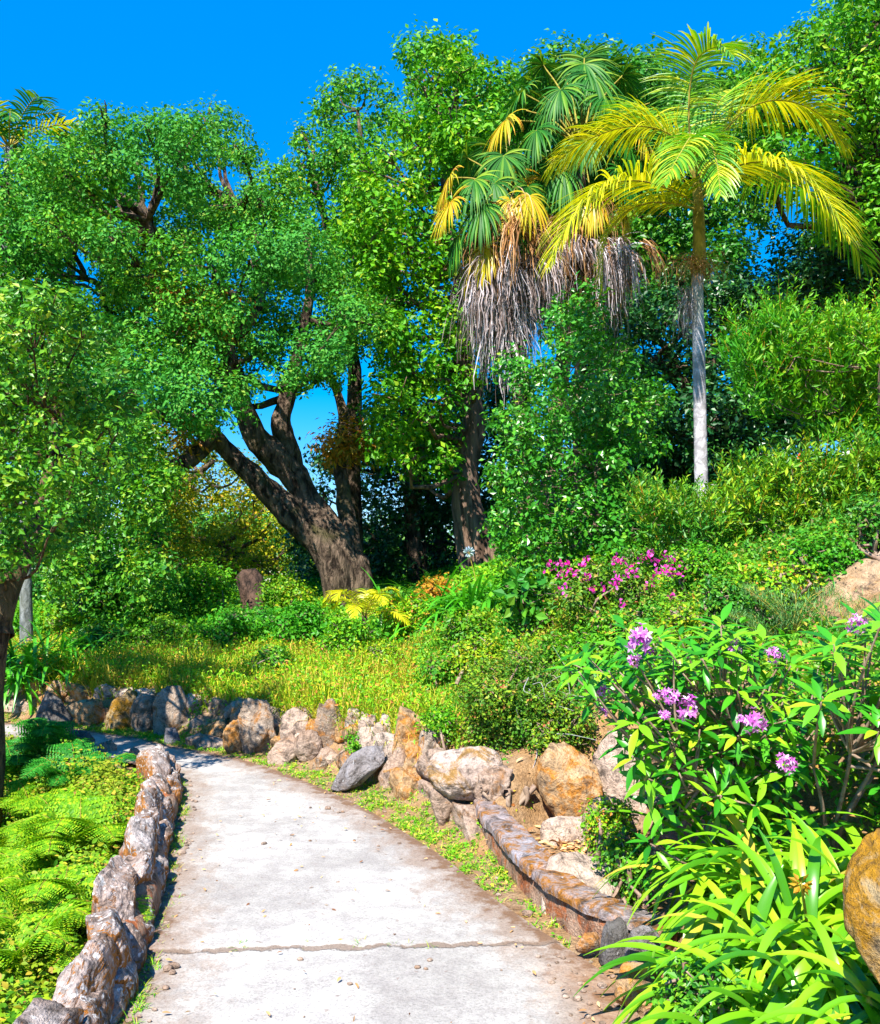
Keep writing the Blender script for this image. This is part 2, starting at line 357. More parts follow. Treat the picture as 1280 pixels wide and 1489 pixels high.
# ------------------------------------------------------------------ ground and path
def ground_material():
    m, nt = newmat('soil'); n = N(nt); pos = n('NewGeometry').outputs['Position']
    a = n.noise(pos, 1.1, 5, .6); b = n.noise(pos, 9, 6, .7); f = n.noise(pos, 60, 4, .7)
    col = n.mix(n.ramp(b, [(.35, (0,)), (.65, (1,))]), (.17, .10, .055), (.36, .25, .155))
    col = n.mix(n.ramp(a, [(.45, (0,)), (.6, (1,))]), col, n.mix(.6, col, (.40, .22, .08)))
    far = n.ramp(n.math('DIVIDE', n('VectorMath', {0: pos}, operation='LENGTH').outputs['Value'], 60.), [(.25, (0,)), (.5, (1,))])
    col = n.mix(far, col, n.mix(b, (.03, .09, .015), (.07, .15, .02)))
    col = n.mix(1.0, col, n.ramp(f, [(.3, (.6,)), (.6, (1.2,))]), 'MULTIPLY')
    h = n.math('ADD', b, n.math('MULTIPLY', f, .3))
    n.out(n('BsdfPrincipled', {'Base Color': col, 'Roughness': .95, 'Specular IOR Level': .1, 'Normal': n.bump(h, 1.0, .05)}).outputs[0]); return m
def path_material():
    m, nt = newmat('concrete path'); n = N(nt); pos = n('NewGeometry').outputs['Position']
    at = n('Attribute', attribute_name='edge').outputs['Fac']
    big = n.noise(pos, 1.4, 5, .6, .5); mid = n.noise(pos, 8, 6, .7); fine = n.noise(pos, 95, 4, .8)
    st = n.noise(n('Mapping', {'Vector': pos, 'Scale': (1, .7, 1)}).outputs[0], 5, 8, .8, .25)
    col = n.mix(n.ramp(big, [(.38, (0,)), (.62, (1,))]), (.30, .282, .268), (.43, .412, .395))
    col = n.mix(n.ramp(mid, [(.42, (.45,)), (.55, (0,))]), col, (.22, .20, .195))
    col = n.mix(n.ramp(st, [(.56, (0,)), (.68, (.5,))]), col, (.24, .215, .20))
    e = n.math('SUBTRACT', n.math('ADD', at, n.math('MULTIPLY', n.math('SUBTRACT', st, .5), 1.1)), 0.0)
    col = n.mix(n.ramp(e, [(.06, (.85,)), (.32, (0,))]), col, (.23, .17, .135))
    e2 = n.math('ADD', at, n.math('MULTIPLY', n.math('SUBTRACT', mid, .5), .5))
    col = n.mix(n.ramp(e2, [(.01, (.95,)), (.08, (0,))]), col, (.15, .085, .05))
    # brown washed-in soil in the near right corner of the slab
    sp = n('SeparateXYZ', {0: pos}); x, y = sp.outputs[0], sp.outputs[1]
    c = n.math('ADD', n.math('MULTIPLY', n.math('SUBTRACT', x, .34), 1.9), n.math('MULTIPLY', n.math('SUBTRACT', 4.15, y), -.06))
    c = n.math('ADD', c, n.math('MULTIPLY', n.math('SUBTRACT', st, .5), 2.2))
    near = n.ramp(n.math('DIVIDE', y, 10.), [(.40, (1,)), (.43, (0,))])
    c = n.math('MULTIPLY', c, near)
    col = n.mix(n.ramp(c, [(-.0, (0,)), (.55, (.92,))]), col, n.mix(n.ramp(mid, [(.4, (0,)), (.6, (1,))]), (.18, .09, .045), (.30, .20, .14)))
    # joint
    j = n.math('SUBTRACT', y, n.math('ADD', n.math('MULTIPLY', x, .055), 4.315))
    j = n.math('ABSOLUTE', n.math('ADD', j, n.math('MULTIPLY', n.math('SUBTRACT', n.noise(pos, 5, 5, .7), .5), .09)))
    jw = n.math('ADD', n.math('MULTIPLY', mid, .09), -.038)
    jf = n.ramp(n.math('SUBTRACT', j, jw), [(.0, (1,)), (.012, (0,))])
    col = n.mix(n.math('MULTIPLY', jf, .8), col, (.15, .10, .07))
    sp2 = n.ramp(n.noise(pos, 26, 2, .5), [(.70, (0,)), (.74, (.7,))]); col = n.mix(sp2, col, (.20, .15, .13))
    col = n.mix(1.0, col, n.ramp(fine, [(.32, (.6,)), (.48, (1.0,)), (.7, (1.2,))]), 'MULTIPLY')
    h = n.math('SUBTRACT', n.math('ADD', mid, n.math('MULTIPLY', fine, .35)), n.math('MULTIPLY', jf, .8))
    n.out(n('BsdfPrincipled', {'Base Color': col, 'Roughness': .9, 'Specular IOR Level': .2, 'Normal': n.bump(h, .8, .012)}).outputs[0]); return m
def axis(parts):
    out = []
    for a, b, s in parts: out.append(np.arange(a, b, s))
    return np.concatenate(out + [A([parts[-1][1]])])
gx = axis([(-900, -100, 100), (-100, -30, 10), (-30, -10, 1.2), (-10, -4, .2), (-4, 5, .06), (5, 10, .2), (10, 30, 1.2), (30, 100, 10), (100, 900, 100)])
gy = axis([(-300, -40, 40), (-40, -6, 2), (-6, 2, .25), (2, 11.6, .06), (11.6, 26, .25), (26, 60, 2), (60, 200, 10), (200, 2000, 120)])
X, Yg = np.meshgrid(gx, gy); P = np.c_[X.ravel(), Yg.ravel()]; Z = height(P)
nx, ny = len(gx), len(gy); I = np.arange(nx * ny).reshape(ny, nx)
F = np.stack([I[:-1, :-1], I[:-1, 1:], I[1:, 1:], I[1:, :-1]], -1).reshape(-1, 4)
kind(obj('ground', np.c_[P, Z], F, ground_material()), 'structure')

def resample(poly, n, knots):
    seg = np.r_[0, np.cumsum(np.linalg.norm(np.diff(poly, axis=0), axis=1))]
    t = seg / seg[-1]; u = np.interp(knots, np.linspace(0, 1, len(knots)), knots)
    return np.c_[np.interp(u, t, poly[:, 0]), np.interp(u, t, poly[:, 1])]
LS = smoothpts(np.c_[LE, np.zeros(len(LE))], 220)[:, :2]; RS = smoothpts(np.c_[RE, np.zeros(len(RE))], 220)[:, :2]
us = np.unique(np.r_[np.linspace(0, 1, 520)])
LL, RR = resample(LS, 0, us), resample(RS, 0, us)
nv = 70; vs = np.linspace(-.015, 1.015, nv)
PP = LL[:, None] * (1 - vs)[None, :, None] + RR[:, None] * vs[None, :, None]
PP = PP.reshape(-1, 2); P3 = np.c_[PP, np.zeros(len(PP))]
ed = np.minimum(pdist(PP, LS), pdist(PP, RS))
zz = .004 + .004 * nz(P3, 1.2) + .0016 * nz(P3, 7., 2)
jl = PP[:, 1] - (4.315 + .055 * PP[:, 0]) + .02 * nz(P3, 2.5, 1)
zz += .012 * sstep(-.012, .012, jl) * (PP[:, 1] < 9) * sstep(2.2, 0, np.abs(jl))
I = np.arange(len(us) * nv).reshape(len(us), nv)
F = np.stack([I[:-1, :-1], I[:-1, 1:], I[1:, 1:], I[1:, :-1]], -1).reshape(-1, 4)
kind(obj('path', np.c_[PP, zz], F, path_material(), attr={'edge': ed}), 'structure')

# ------------------------------------------------------------------ rocks
def px_rock(name, label, cat, box, Y, mat, seed, depth=.8, extra=.12, parent=None, group=None, **kw):
    """a rock with real size and distance measured from the photograph; sunk a little into the ground."""
    x0, y0, x1, y1 = box; a = W(x0, (y0 + y1) / 2, Y); b = W(x1, (y0 + y1) / 2, Y); t = W((x0 + x1) / 2, y0, Y); u = W((x0 + x1) / 2, y1, Y)
    w = b[0] - a[0]; top, bot = t[2], u[2] - extra
    c = A([(a[0] + b[0]) / 2, Y + depth * w * .15, (top + bot) / 2])
    V, F = rockgeo(c, (w * 1.14, w * depth, top - bot), seed, **kw)
    o = obj(name, V, F, M[mat], parent)
    if parent is None:
        o.location = (0, 0, 0)
        # put the origin at the rock's own centre
        V2 = V - c; o.data.vertices.foreach_set('co', V2.astype(np.float32).ravel()); o.location = c; tag(o, label, cat, group)
    return o
R = px_rock
R('boulder', 'large rounded granite boulder perched on a smaller stone beyond the kerb wall end', 'boulder', (628, 1082, 730, 1160), 6.3, 'boulderstone', 11, .85, .02, cuts=3, sub=6, rough=.04, sq=.9)
R('stone', 'small grey pink stone wedged under the large rounded granite boulder', 'stone', (628, 1138, 668, 1192), 6.32, 'pinkrock', 12, .9, .05)
R('stone', 'dark stone in the shade behind the right end of the large rounded boulder', 'stone', (738, 1078, 790, 1150), 6.95, 'granite', 13, .9, .1)
R('boulder', 'big ochre stained boulder with a dark peak above the leaf filled hollow', 'boulder', (782, 1083, 882, 1200), 6.2, 'ochre', 14, .75, .08, sub=6, pointy=.35)
R('boulder', 'brown earth covered rock behind and right of the ochre boulder', 'boulder', (862, 1058, 965, 1195), 6.25, 'slab', 15, .8, .1, sub=6)
R('stone', 'low flat stone at the foot of the ochre boulder', 'stone', (782, 1188, 862, 1236), 5.85, 'slab', 16, .6, .06)
R('stone', 'small wedge of stone right of the low flat stone in the hollow', 'stone', (852, 1160, 935, 1240), 5.7, 'pinkrock', 17, .7, .08)
R('rock_slab', 'smooth tan slab lying inside the low kerb wall beside the dry leaves', 'rock slab', (795, 1246, 912, 1362), 4.75, 'slab', 18, 1.0, .04, cuts=5, rough=.03, sub=6)
R('stone', 'black and white lichened stone at the near end of the low kerb wall', 'stone', (870, 1340, 914, 1394), 4.12, 'darkrock', 19, .9, .05)
R('stone', 'upright blue grey slab half hidden under strap leaves beside the path', 'stone', (912, 1346, 962, 1432), 3.95, 'bluestone', 20, .7, .08)
R('stone', 'small pale stone in the grass before the kerb end', 'stone', (838, 1356, 872, 1382), 4.18, 'granite', 21, .8, .03, sub=4)
R('stone', 'brown stone below the blue grey slab at the path edge', 'stone', (900, 1402, 968, 1462), 3.72, 'ochre', 22, .8, .06)
R('stone', 'dark brown stone under the drooping strap leaves at the bottom of the view', 'stone', (962, 1418, 1030, 1489), 3.52, 'pinkrock', 23, .8, .08)
R('boulder', 'moss covered orange brown boulder standing in the strap leaves at the right', 'boulder', (1250, 1222, 1430, 1405), 2.75, 'mossrock', 24, .8, .25, sub=6, cuts=6, rough=.05)
R('stone', 'round tan rock on the hillside behind the rhododendron stems', 'stone', (1165, 1070, 1248, 1160), 5.3, 'slab', 25, .9, .08)
R('stone', 'grey pink rock behind the lower left leaves of the rhododendron', 'stone', (938, 1098, 1012, 1180), 5.6, 'granite', 26, .8, .1)
R('boulder', 'bare sandy outcrop high on the hillside by the right edge', 'boulder', (1196, 792, 1340, 930), 6.6, 'sandy', 27, .9, .5, sub=6, rough=.09)
# dry-laid retaining rocks along the bank, each one loose
bank = [((345, 1012, 402, 1100), 8.75, 'granite', 'tall knobbly rock at the left end of the bank wall next to the low block', .15), ((325, 1040, 356, 1102), 8.8, 'ochre', 'narrow tan rock tucked against the tall knobbly rock', .2),
        ((408, 1020, 450, 1076), 8.55, 'pinkrock', 'pale rock stacked on two brown stones in the bank wall', .2), ((448, 1017, 498, 1106), 8.3, 'granite', 'tall pointed grey rock in the middle of the bank wall', .45),
        ((392, 1066, 438, 1110), 8.35, 'pinkrock', 'dark brown stone low in the bank wall under the pale rock', .0), ((430, 1060, 470, 1108), 8.25, 'pinkrock', 'rounded brown stone beside the foot of the tall pointed rock', .0),
        ((500, 1038, 522, 1092), 8.1, 'granite', 'thin upright stone right of the tall pointed rock', .3), ((520, 1054, 537, 1100), 7.95, 'pinkrock', 'small dark upright stone above the slanting grey slab', .2),
        ((502, 1026, 530, 1048), 8.2, 'slab', 'small cream stone on top of the thin upright stone', .1), ((522, 1038, 552, 1066), 7.95, 'slab', 'cream angular stone at the top middle of the bank wall', .1),
        ((552, 1038, 572, 1070), 7.8, 'slab', 'small white stone left of the tall orange stained rock', .1), ((540, 1050, 566, 1094), 7.75, 'granite', 'grey stone wedged behind the slanting grey slab', .2),
        ((562, 1024, 628, 1106), 7.45, 'ochre', 'tall orange stained rock beneath the azalea bush', .35), ((552, 1088, 596, 1152), 7.25, 'pinkrock', 'dark cracked rock below the tall orange stained rock', .1),
        ((582, 1084, 634, 1164), 7.05, 'ochre', 'rusty brown rock touching the large rounded boulder', .1), ((610, 1040, 650, 1100), 7.1, 'granite', 'grey rock behind the large rounded boulder', .2),
        ((455, 1098, 475, 1118), 8.0, 'granite', 'little grey stone at the foot of the bank wall', .1)]
for i, (b, Y, mt, lab, pt) in enumerate(bank):
    R('rock', lab, 'rock', b, Y, mt, 40 + i, .85, .10, pointy=pt, group='rocks of the bank wall beside the path', cuts=10, rough=.10)
# slanting slab
Vs, Fs = rockgeo(W(519, 1114, 7.35), (.52, .3, .22), 71, cuts=8, rot=(.1, -.72, .2)); o = obj('rock', Vs, Fs, M['bluestone']); tag(o, 'blue grey slab leaning diagonally at the foot of the bank wall', 'rock', 'rocks of the bank wall beside the path')
far = [((45, 1006, 101, 1082), 9.55, 'darkrock', 'dark pointed standing stone beside the far end of the path', .55, 61), ((92, 1054, 136, 1098), 9.1, 'darkrock', 'low dark stone right of the pointed standing stone', .1, 62),
       ((98, 1006, 158, 1068), 10.4, 'ochre', 'cream and ochre rock of the far bank behind the standing stone', .0, 63), ((40, 990, 104, 1060), 10.9, 'ochre', 'orange rock of the far bank at its left end', .0, 64),
       ((150, 998, 200, 1070), 10.1, 'mossrock', 'brown streaked rock of the far bank dappled by shade', .0, 65), ((190, 1002, 238, 1074), 9.95, 'granite', 'grey brown rock in the middle of the far bank', .0, 66),
       ((222, 992, 280, 1072), 9.75, 'granite', 'dark shaded rock at the right end of the far bank', .1, 67), ((232, 1052, 268, 1092), 9.35, 'bluestone', 'small shaded block at the inside bend of the path', .0, 68),
       ((260, 1056, 338, 1094), 9.1, 'pinkrock', 'low squared block of stone at the bend of the path', .0, 69), ((-60, 1000, 44, 1062), 11.2, 'ochre', 'tan rock of the far bank cut by the left edge', 0, 70)]
for b, Y, mt, lab, pt, sd in far: R('rock', lab, 'rock', (b[0], b[1] + (6 if sd > 62 else 0), b[2], b[3]), Y, mt, sd, .8, .12, pointy=pt, group='rocks round the far bend', cuts=11, rough=.10)

bw = thing('retaining_wall', 'weathered dry stone retaining wall of small tan rocks behind the larger bank rocks', 'retaining wall', (-2, 8.9, 0)); bw['kind'] = 'thing'; rb_ = np.random.default_rng(31)
nR = np.array([len(RS)]); sg = np.r_[0, np.cumsum(np.linalg.norm(np.diff(RS, axis=0), axis=1))]
for row in range(2):
    u = sg[np.argmin(np.linalg.norm(RS - A([-.05, 5.8]), axis=1))] + .1 * row; u1 = sg[np.argmin(np.linalg.norm(RS - A([-5.5, 10.7]), axis=1))]; k = 0
    while u < u1:
        w_ = rb_.uniform(.22, .42); q = A([np.interp(u + w_ / 2, sg, RS[:, 0]), np.interp(u + w_ / 2, sg, RS[:, 1])]); q2 = A([np.interp(u + w_, sg, RS[:, 0]), np.interp(u + w_, sg, RS[:, 1])]); tt = unit(q2 - q); nl = A([tt[1], -tt[0]])
        off = .46 + .13 * row + rb_.uniform(-.04, .05); c = q + nl * off; hh = rb_.uniform(.20, .30); z = .08 + .21 * row
        V, F = rockgeo((c[0], c[1], z), (w_ * 1.25, .26, hh), 700 + k + 60 * row, cuts=9, rough=.11, rot=(rb_.uniform(-.2, .2), rb_.uniform(-.2, .2), math.atan2(tt[1], tt[0])), sub=5, sq=.65)
        obj('stone', V, F, M[['granite', 'ochre', 'pinkrock', 'slab'][rb_.integers(4)]], bw); u += w_; k += 1

# ------------------------------------------------------------------ left edge wall: upright stones set in mortar, one thing
wall = thing('stone_wall', 'low wall of upright lichened stones along the left side of the path', 'wall', (-1.3, 4, 0)); wall['kind'] = 'thing'
rg = np.random.default_rng(3)
LW = LS; seg = np.r_[0, np.cumsum(np.linalg.norm(np.diff(LW, axis=0), axis=1))]
def along(s): return A([np.interp(s, seg, LW[:, 0]), np.interp(s, seg, LW[:, 1])])
s = np.interp(1.2, LW[:60, 1], seg[:60]) if False else seg[np.argmin(np.abs(LW[:, 1] - 1.6) + (LW[:, 0] < -3) * 9)]
s1 = seg[np.argmin(np.linalg.norm(LW - A([-2.32, 8.0]), axis=1))]; k = 0; core = []
while s < s1:
    w = rg.uniform(.28, .50); p = along(s + w / 2); q = along(s + w / 2 + .05); t = unit(q - p); nl = A([-t[1], t[0]]); yaw = math.atan2(t[1], t[0])
    h = rg.uniform(.28, .37); c = p + nl * (.13 + rg.uniform(-.015, .02))
    V, F = rockgeo((c[0], c[1], h / 2 - .06), (w * 1.28, rg.uniform(.18, .22), h + .12), 100 + k, cuts=8, rough=.085, rot=(rg.uniform(-.10, .02), rg.uniform(-.12, .12), yaw), sub=6 if p[1] < 5.2 else 5, pointy=rg.uniform(0, .2), sq=.5)
    obj('stone', V, F, M['wallstone'], wall)
    for q_ in range(2):
        c2 = p + nl * rg.uniform(.045, .07) + t * (q_ - .5) * w * .55; w2 = w * rg.uniform(.5, .8); h2 = rg.uniform(.12, .24)
        V, F = rockgeo((c2[0], c2[1], h2 / 2 - .04), (w2, .15, h2 + .08), 300 + 2 * k + q_, cuts=9, rough=.1, rot=(0, rg.uniform(-.3, .3), yaw + rg.uniform(-.2, .2)), sub=5)
        obj('stone', V, F, M['wallstone'], wall)
    s += w; k += 1
cp = A([[*(along(u) + A([-.13, .02])), .10] for u in np.linspace(seg[30], s1, 60) if along(u)[1] > 1.5]); cp[:, 2] = .04; V, F = tube(cp, .11, 12, .35, 3); obj('mortar', V, F, M['kerbface'], wall)
wall2 = thing('stone_wall', 'broken row of low knobbly edging stones past the end of the left wall', 'wall', (-2.8, 8.6, 0)); wall2['kind'] = 'thing'
for i, (b, Y, pt) in enumerate([((142, 1076, 168, 1112), 8.85, .2), ((160, 1088, 188, 1116), 8.7, 0), ((184, 1086, 208, 1120), 8.55, .1), ((204, 1098, 228, 1138), 8.2, .3)]):
    R('stone', None, None, b, Y, 'pinkrock', 130 + i, .8, .2, parent=wall2, pointy=pt, cuts=9, rough=.1)

# low kerb wall on the right: capped masonry
kerb = thing('kerb_wall', 'low narrow kerb wall with rusty lichened capstones on the right of the path', 'kerb wall', (.4, 5.3, 0)); kerb['kind'] = 'thing'
KP = smoothpts([(.32, 6.35, 0), (.33, 6.0, 0), (.42, 5.5, 0), (.53, 4.95, 0), (.70, 4.45, 0), (.98, 4.12, 0)], 44)
def kerbstrip(w, z0, z1, name, mat, seed, i0=0, i1=44):
    pts = KP[i0:i1]; tn = unit(np.gradient(pts, axis=0)); sd = np.c_[tn[:, 1], -tn[:, 0], np.zeros(len(tn))]
    prof = [(-.5, z0), (-.5, (z0 * .6 + z1 * .4)), (-.5, z1 - .015), (-.44, z1), (-.15, z1 + .004), (.15, z1 + .004), (.44, z1), (.5, z1 - .015), (.5, z0)]
    n2 = 10; V = []
    # refine along
    q = np.linspace(0, len(pts) - 1, len(pts) * 4); ii = np.minimum(q.astype(int), len(pts) - 2); f = (q - ii)[:, None]
    pp = pts[ii] * (1 - f) + pts[ii + 1] * f; ss = sd[ii] * (1 - f) + sd[ii + 1] * f
    fr = np.linspace(0, len(prof) - 1, 40); jj = np.minimum(fr.astype(int), len(prof) - 2); g = fr - jj; pr = A(prof); pr = pr[jj] * (1 - g)[:, None] + pr[jj + 1] * g[:, None]
    V = pp[:, None] + ss[:, None] * pr[None, :, 0:1] * w; V[:, :, 2] = pr[None, :, 1]; V = V.reshape(-1, 3)
    V = V + A([1, 1, .55]) * np.c_[nz(V, 3, seed), nz(V, 3, seed + 1), nz(V, 3, seed + 2)] * .014 + np.c_[nz(V, 12, seed), nz(V, 12, seed + 1), nz(V, 12, seed + 2)] * .010
    m = len(pr); nn = len(pp); I = np.arange(nn * m).reshape(nn, m)
    F = np.stack([I[:-1, :-1], I[1:, :-1], I[1:, 1:], I[:-1, 1:]], -1).reshape(-1, 4)
    caps = [A([list(I[0])]), A([list(I[-1][::-1])])]
    obj(name, V, [F] + caps, mat, kerb)
M['capstone'] = stonemat('kerb capstones', (.20, .175, .18), (.36, .335, .37), (.52, .5, .52), (.34, .14, .02), .9, .35)
kerbstrip(.15, -.1, .145, 'wall_core', M['kerbface'], 1)
for a, b, zt in [(0, 9, .205), (9, 19, .195), (19, 27, .19), (27, 37, .18), (37, 44, .165)]: kerbstrip(.185, .135, zt, 'capstone', M['capstone'], a % 5, a, min(b + 1, 44))
# ------------------------------------------------------------------ foliage builders
def sph(r, n):
    return unit(r.normal(size=(n, 3)))
def leaves_in_puffs(P, r, cover=2.3, per=12, leaf=.09, spread=.10, tmpl=KITE, up=.45, asp=1.25, out=.35, jit=.34, shell=.34, squash=.85, lean=0, **_):
    """P: (n,4) centres and radii. clusters of leaves round twig tips, thicker towards the outside of each puff."""
    Pp = []; Dd = []; Nn = []; tw = max(abs(v[1]) for v in tmpl[0]) * leaf * leaf * asp * .8
    for c in P:
        R = c[3]; n = max(4, int(cover * math.pi * R * R / tw / per * r.uniform(.85, 1.15)))
        q = sph(r, n); rho = R * r.random(n) ** shell * (1 + .25 * nz(q, 1.6, int(c[0] * 7) % 9))
        cc = c[:3] + q * rho[:, None] * A([1, 1, squash])
        cc = np.repeat(cc, per, 0); qq = np.repeat(q, per, 0); e = r.normal(size=(len(cc), 3)); pos = cc + e * spread
        nrm = unit(qq * .65 + unit(e) * .45 + A([0, 0, up]) + r.normal(size=(len(cc), 3)) * jit)
        d = unit(unit(np.cross(nrm, sph(r, len(cc)))) + qq * out + A([0, 0, lean]))
        Pp.append(pos); Dd.append(d); Nn.append(nrm)
    pos, d, nrm = np.vstack(Pp), np.vstack(Dd), np.vstack(Nn)
    global NLEAF; NLEAF += len(pos)
    return place(tmpl[0], tmpl[1], pos, d, nrm, leaf * r.uniform(.5, 1.35, len(pos)), asp)
NLEAF = 0
def polypuffs(poly, Y, dY, rpx, space, r, holes=(), layers=3, jr=.3):
    poly = A(poly, dtype=float); lo, hi = poly.min(0), poly.max(0); out = []; rpx *= .64; space *= .92; jr = .5
    for L in range(layers):
        got = []
        S_ = lo + (hi - lo) * r.random((2500, 2)); S_ = S_[inpoly(S_, poly)]
        for p in S_:
            if any(np.hypot(p[0] - h[0], p[1] - h[1]) < h[2] + rpx * .55 for h in holes): continue
            if any(np.hypot(*(p - g)) < space for g in got): continue
            got.append(p)
            y = Y + (L / (max(1, layers - 1)) - .5) * 2 * dY + r.uniform(-.3, .3) * dY
            c = W(p[0], p[1], y); out.append([*c, rpx * Y / F0 * r.uniform(1 - jr, 1 + jr)])
    return A(out)
def limb_net(mb, mains, P, r, r0=.07, frac=1.0, wob=.25, sides=5):
    nodes = np.vstack(mains)
    for c in P:
        if r.random() > frac: continue
        dd = np.linalg.norm(nodes - c[:3], axis=1) + np.maximum(0, nodes[:, 2] - c[2]) * 1.2; a = nodes[np.argmin(dd)]; L = np.linalg.norm(c[:3] - a)
        if L < .2: continue
        mid = (a + c[:3]) / 2 + r.normal(size=3) * L * .08 + A([0, 0, -.08 * L])
        rr = r0 * min(1.6, .5 + L / 4)
        branch(mb, [a, mid, c[:3]], rr, rr * .25, 9, sides, wob * .3 * L, seed=int(r.integers(9)))
        for _ in range(3):
            e = c[:3] + sph(r, 1)[0] * c[3] * .95; branch(mb, [c[:3] * .8 + mid * .2, (c[:3] + e) / 2 + r.normal(size=3) * .06, e], rr * .35, rr * .08, 6, 4)
def tree(name, label, cat, base, mains, puff, lm, bm, seed, group=None, r0=.07, frac=.8, bump=.0, **kw):
    r = np.random.default_rng(seed); t = thing(name, label, cat, base, group); mb = MB(); pts = []
    for m in mains:
        P, a, b = m[0], m[1], m[2]
        pts.append(branch(mb, P, a, b, 30 if bump else 14, 20 if bump else 9, m[3] if len(m) > 3 else .06, bump, seed % 5))
    top = [p[len(p) // 3:] for p in pts]
    limb_net(mb, top, puff, r, r0, frac)
    mb.build('trunk', bm, t)
    V, F = leaves_in_puffs(puff, r, **kw); obj('crown', V, F, lm, t, smooth=False)
    return t, r
def bush(name, label, cat, px, Y, rw, rh, lm, seed, n=7, stems=True, zoff=0, group=None, base=None, **kw):
    """shrub: px,(py) of its centre; rw,rh half extents in metres."""
    r = np.random.default_rng(seed); c = W(px[0], px[1], Y); g = hgt(c[0], c[1])
    b = A([c[0], c[1], g]) if base is None else base; t = thing(name, label, cat, b, group)
    R = max(.06, .36 * math.sqrt(rw * rh)); n = int(min(60, max(5, 3.2 * rw * rh / R / R)))
    q = sph(r, n) * (r.random(n)[:, None] ** .45); pr = A([[c[0] + v[0] * (rw - R * .6), c[1] + v[1] * (rw - R * .6) * .8, c[2] + v[2] * (rh - R * .5), R * r.uniform(.75, 1.2)] for v in q])
    if stems:
        mb = MB()
        for p in pr: branch(mb, [b + r.normal(size=3) * A([.08, .08, 0]) - A([0, 0, .05]), (b + p[:3]) / 2 + r.normal(size=3) * .08, p[:3]], .022, .006, 8, 5)
        for p in pr:
            for _ in range(5):
                e = p[:3] + sph(r, 1)[0] * p[3] * A([1, 1, .8]); branch(mb, [p[:3], (p[:3] + e) / 2 + r.normal(size=3) * .03, e], .007, .002, 5, 4)
        mb.build('stem', M['twig'], t)
    V, F = leaves_in_puffs(pr, r, **kw); obj('foliage', V, F, lm, t, smooth=False)
    return t, r, pr
def PX(*pts): return [W(a, b, c) for a, b, c in pts]
def gbase(px, py, Y, sink=.1):
    p = W(px, py, Y); return A([p[0], p[1], hgt(p[0], p[1]) - sink])

# ------------------------------------------------------------------ the trees
OY = 18.
b0 = gbase(512, 862, OY, .35)
mains = [([b0 + A([.06, 0, 0])] + PX((508, 830, OY), (474, 770, OY), (438, 712, OY), (402, 668, OY - .2), (372, 630, OY - .4), (348, 575, OY - .6), (330, 500, OY - .8), (320, 420, OY - .8)), .40, .13),
         ([b0 + A([-.12, -.12, 0])] + PX((478, 812, OY - .35), (428, 755, OY - .5), (392, 715, OY - .7), (345, 668, OY - .9), (305, 632, OY - 1.2), (262, 608, OY - 1.5), (200, 600, OY - 2), (150, 590, OY - 2.2)), .30, .09),
         (PX((425, 690, OY), (420, 655, OY), (412, 610, OY), (420, 560, OY), (435, 500, OY), (450, 430, OY), (445, 340, OY)), .22, .07),
         ([b0 + A([.25, .2, 0])] + PX((515, 815, OY + .2), (506, 760, OY + .4), (500, 715, OY + .5), (494, 660, OY + .6), (500, 600, OY + .8), (480, 545, OY + 1)), .22, .07),
         (PX((310, 640, OY - 1.2), (275, 668, OY - 1.3), (240, 692, OY - 1.2), (232, 740, OY - 1), (228, 800, OY - .8)), .16, .09),
         (PX((346, 575, OY - .6), (300, 520, OY - .7), (275, 470, OY - .8), (240, 400, OY - 1), (215, 320, OY - 1)), .17, .05),
         (PX((330, 500, OY - .8), (375, 450, OY - .6), (385, 370, OY), (350, 300, OY)), .13, .04)]
oakpoly = [(115, 195), (165, 172), (228, 165), (262, 190), (328, 182), (372, 225), (400, 270), (405, 330), (470, 385), (525, 420), (545, 470), (525, 520), (470, 545), (400, 560), (345, 565), (290, 590), (235, 600), (205, 550), (195, 480), (185, 420), (110, 370), (70, 320), (88, 240)]
r = np.random.default_rng(21)
puff = polypuffs(oakpoly, OY, 2.0, 62, 62, r, holes=[(208, 305, 14), (135, 392, 22), (205, 372, 6), (190, 470, 14), (150, 440, 14)], layers=3)
M['oaktree'], rr = tree('oak_tree', 'big old oak with leaning forked trunk and broad rounded crown behind the bank', 'tree', b0, mains, puff, M['oak'], M['oakbark'], 31, bump=.30, cover=2.1, per=12, leaf=.082, spread=.07, r0=.08)
# ferns and reddish dead leaves growing on its limbs
V, F = leaves_in_puffs(A([[*W(a, b, c), s] for a, b, c, s in [(270, 440, 17, .5), (300, 470, 16.9, .5), (240, 430, 17, .35), (330, 440, 17, .4), (500, 640, 18.4, .5), (480, 655, 18.4, .35), (520, 650, 18.5, .35), (270, 635, 16.6, .4), (235, 700, 16.6, .2)]]), rr, dens=150, per=7, leaf=.16, spread=.1, tmpl=NARROW, lean=-.5)
obj('epiphyte', V, F, M['orange'], M['oaktree'], smooth=False)

def simple(name, label, poly, Y, dY, rpx, sp, lm, bm, seed, base, trunk, holes=(), layers=3, r0=.06, frac=.7, group='trees behind the garden', **kw):
    r = np.random.default_rng(seed); puff = polypuffs(poly, Y, dY, rpx, sp, r, holes, layers)
    return tree(name, label, 'tree', base, trunk, puff, lm, bm, seed, group, r0, frac, **kw)
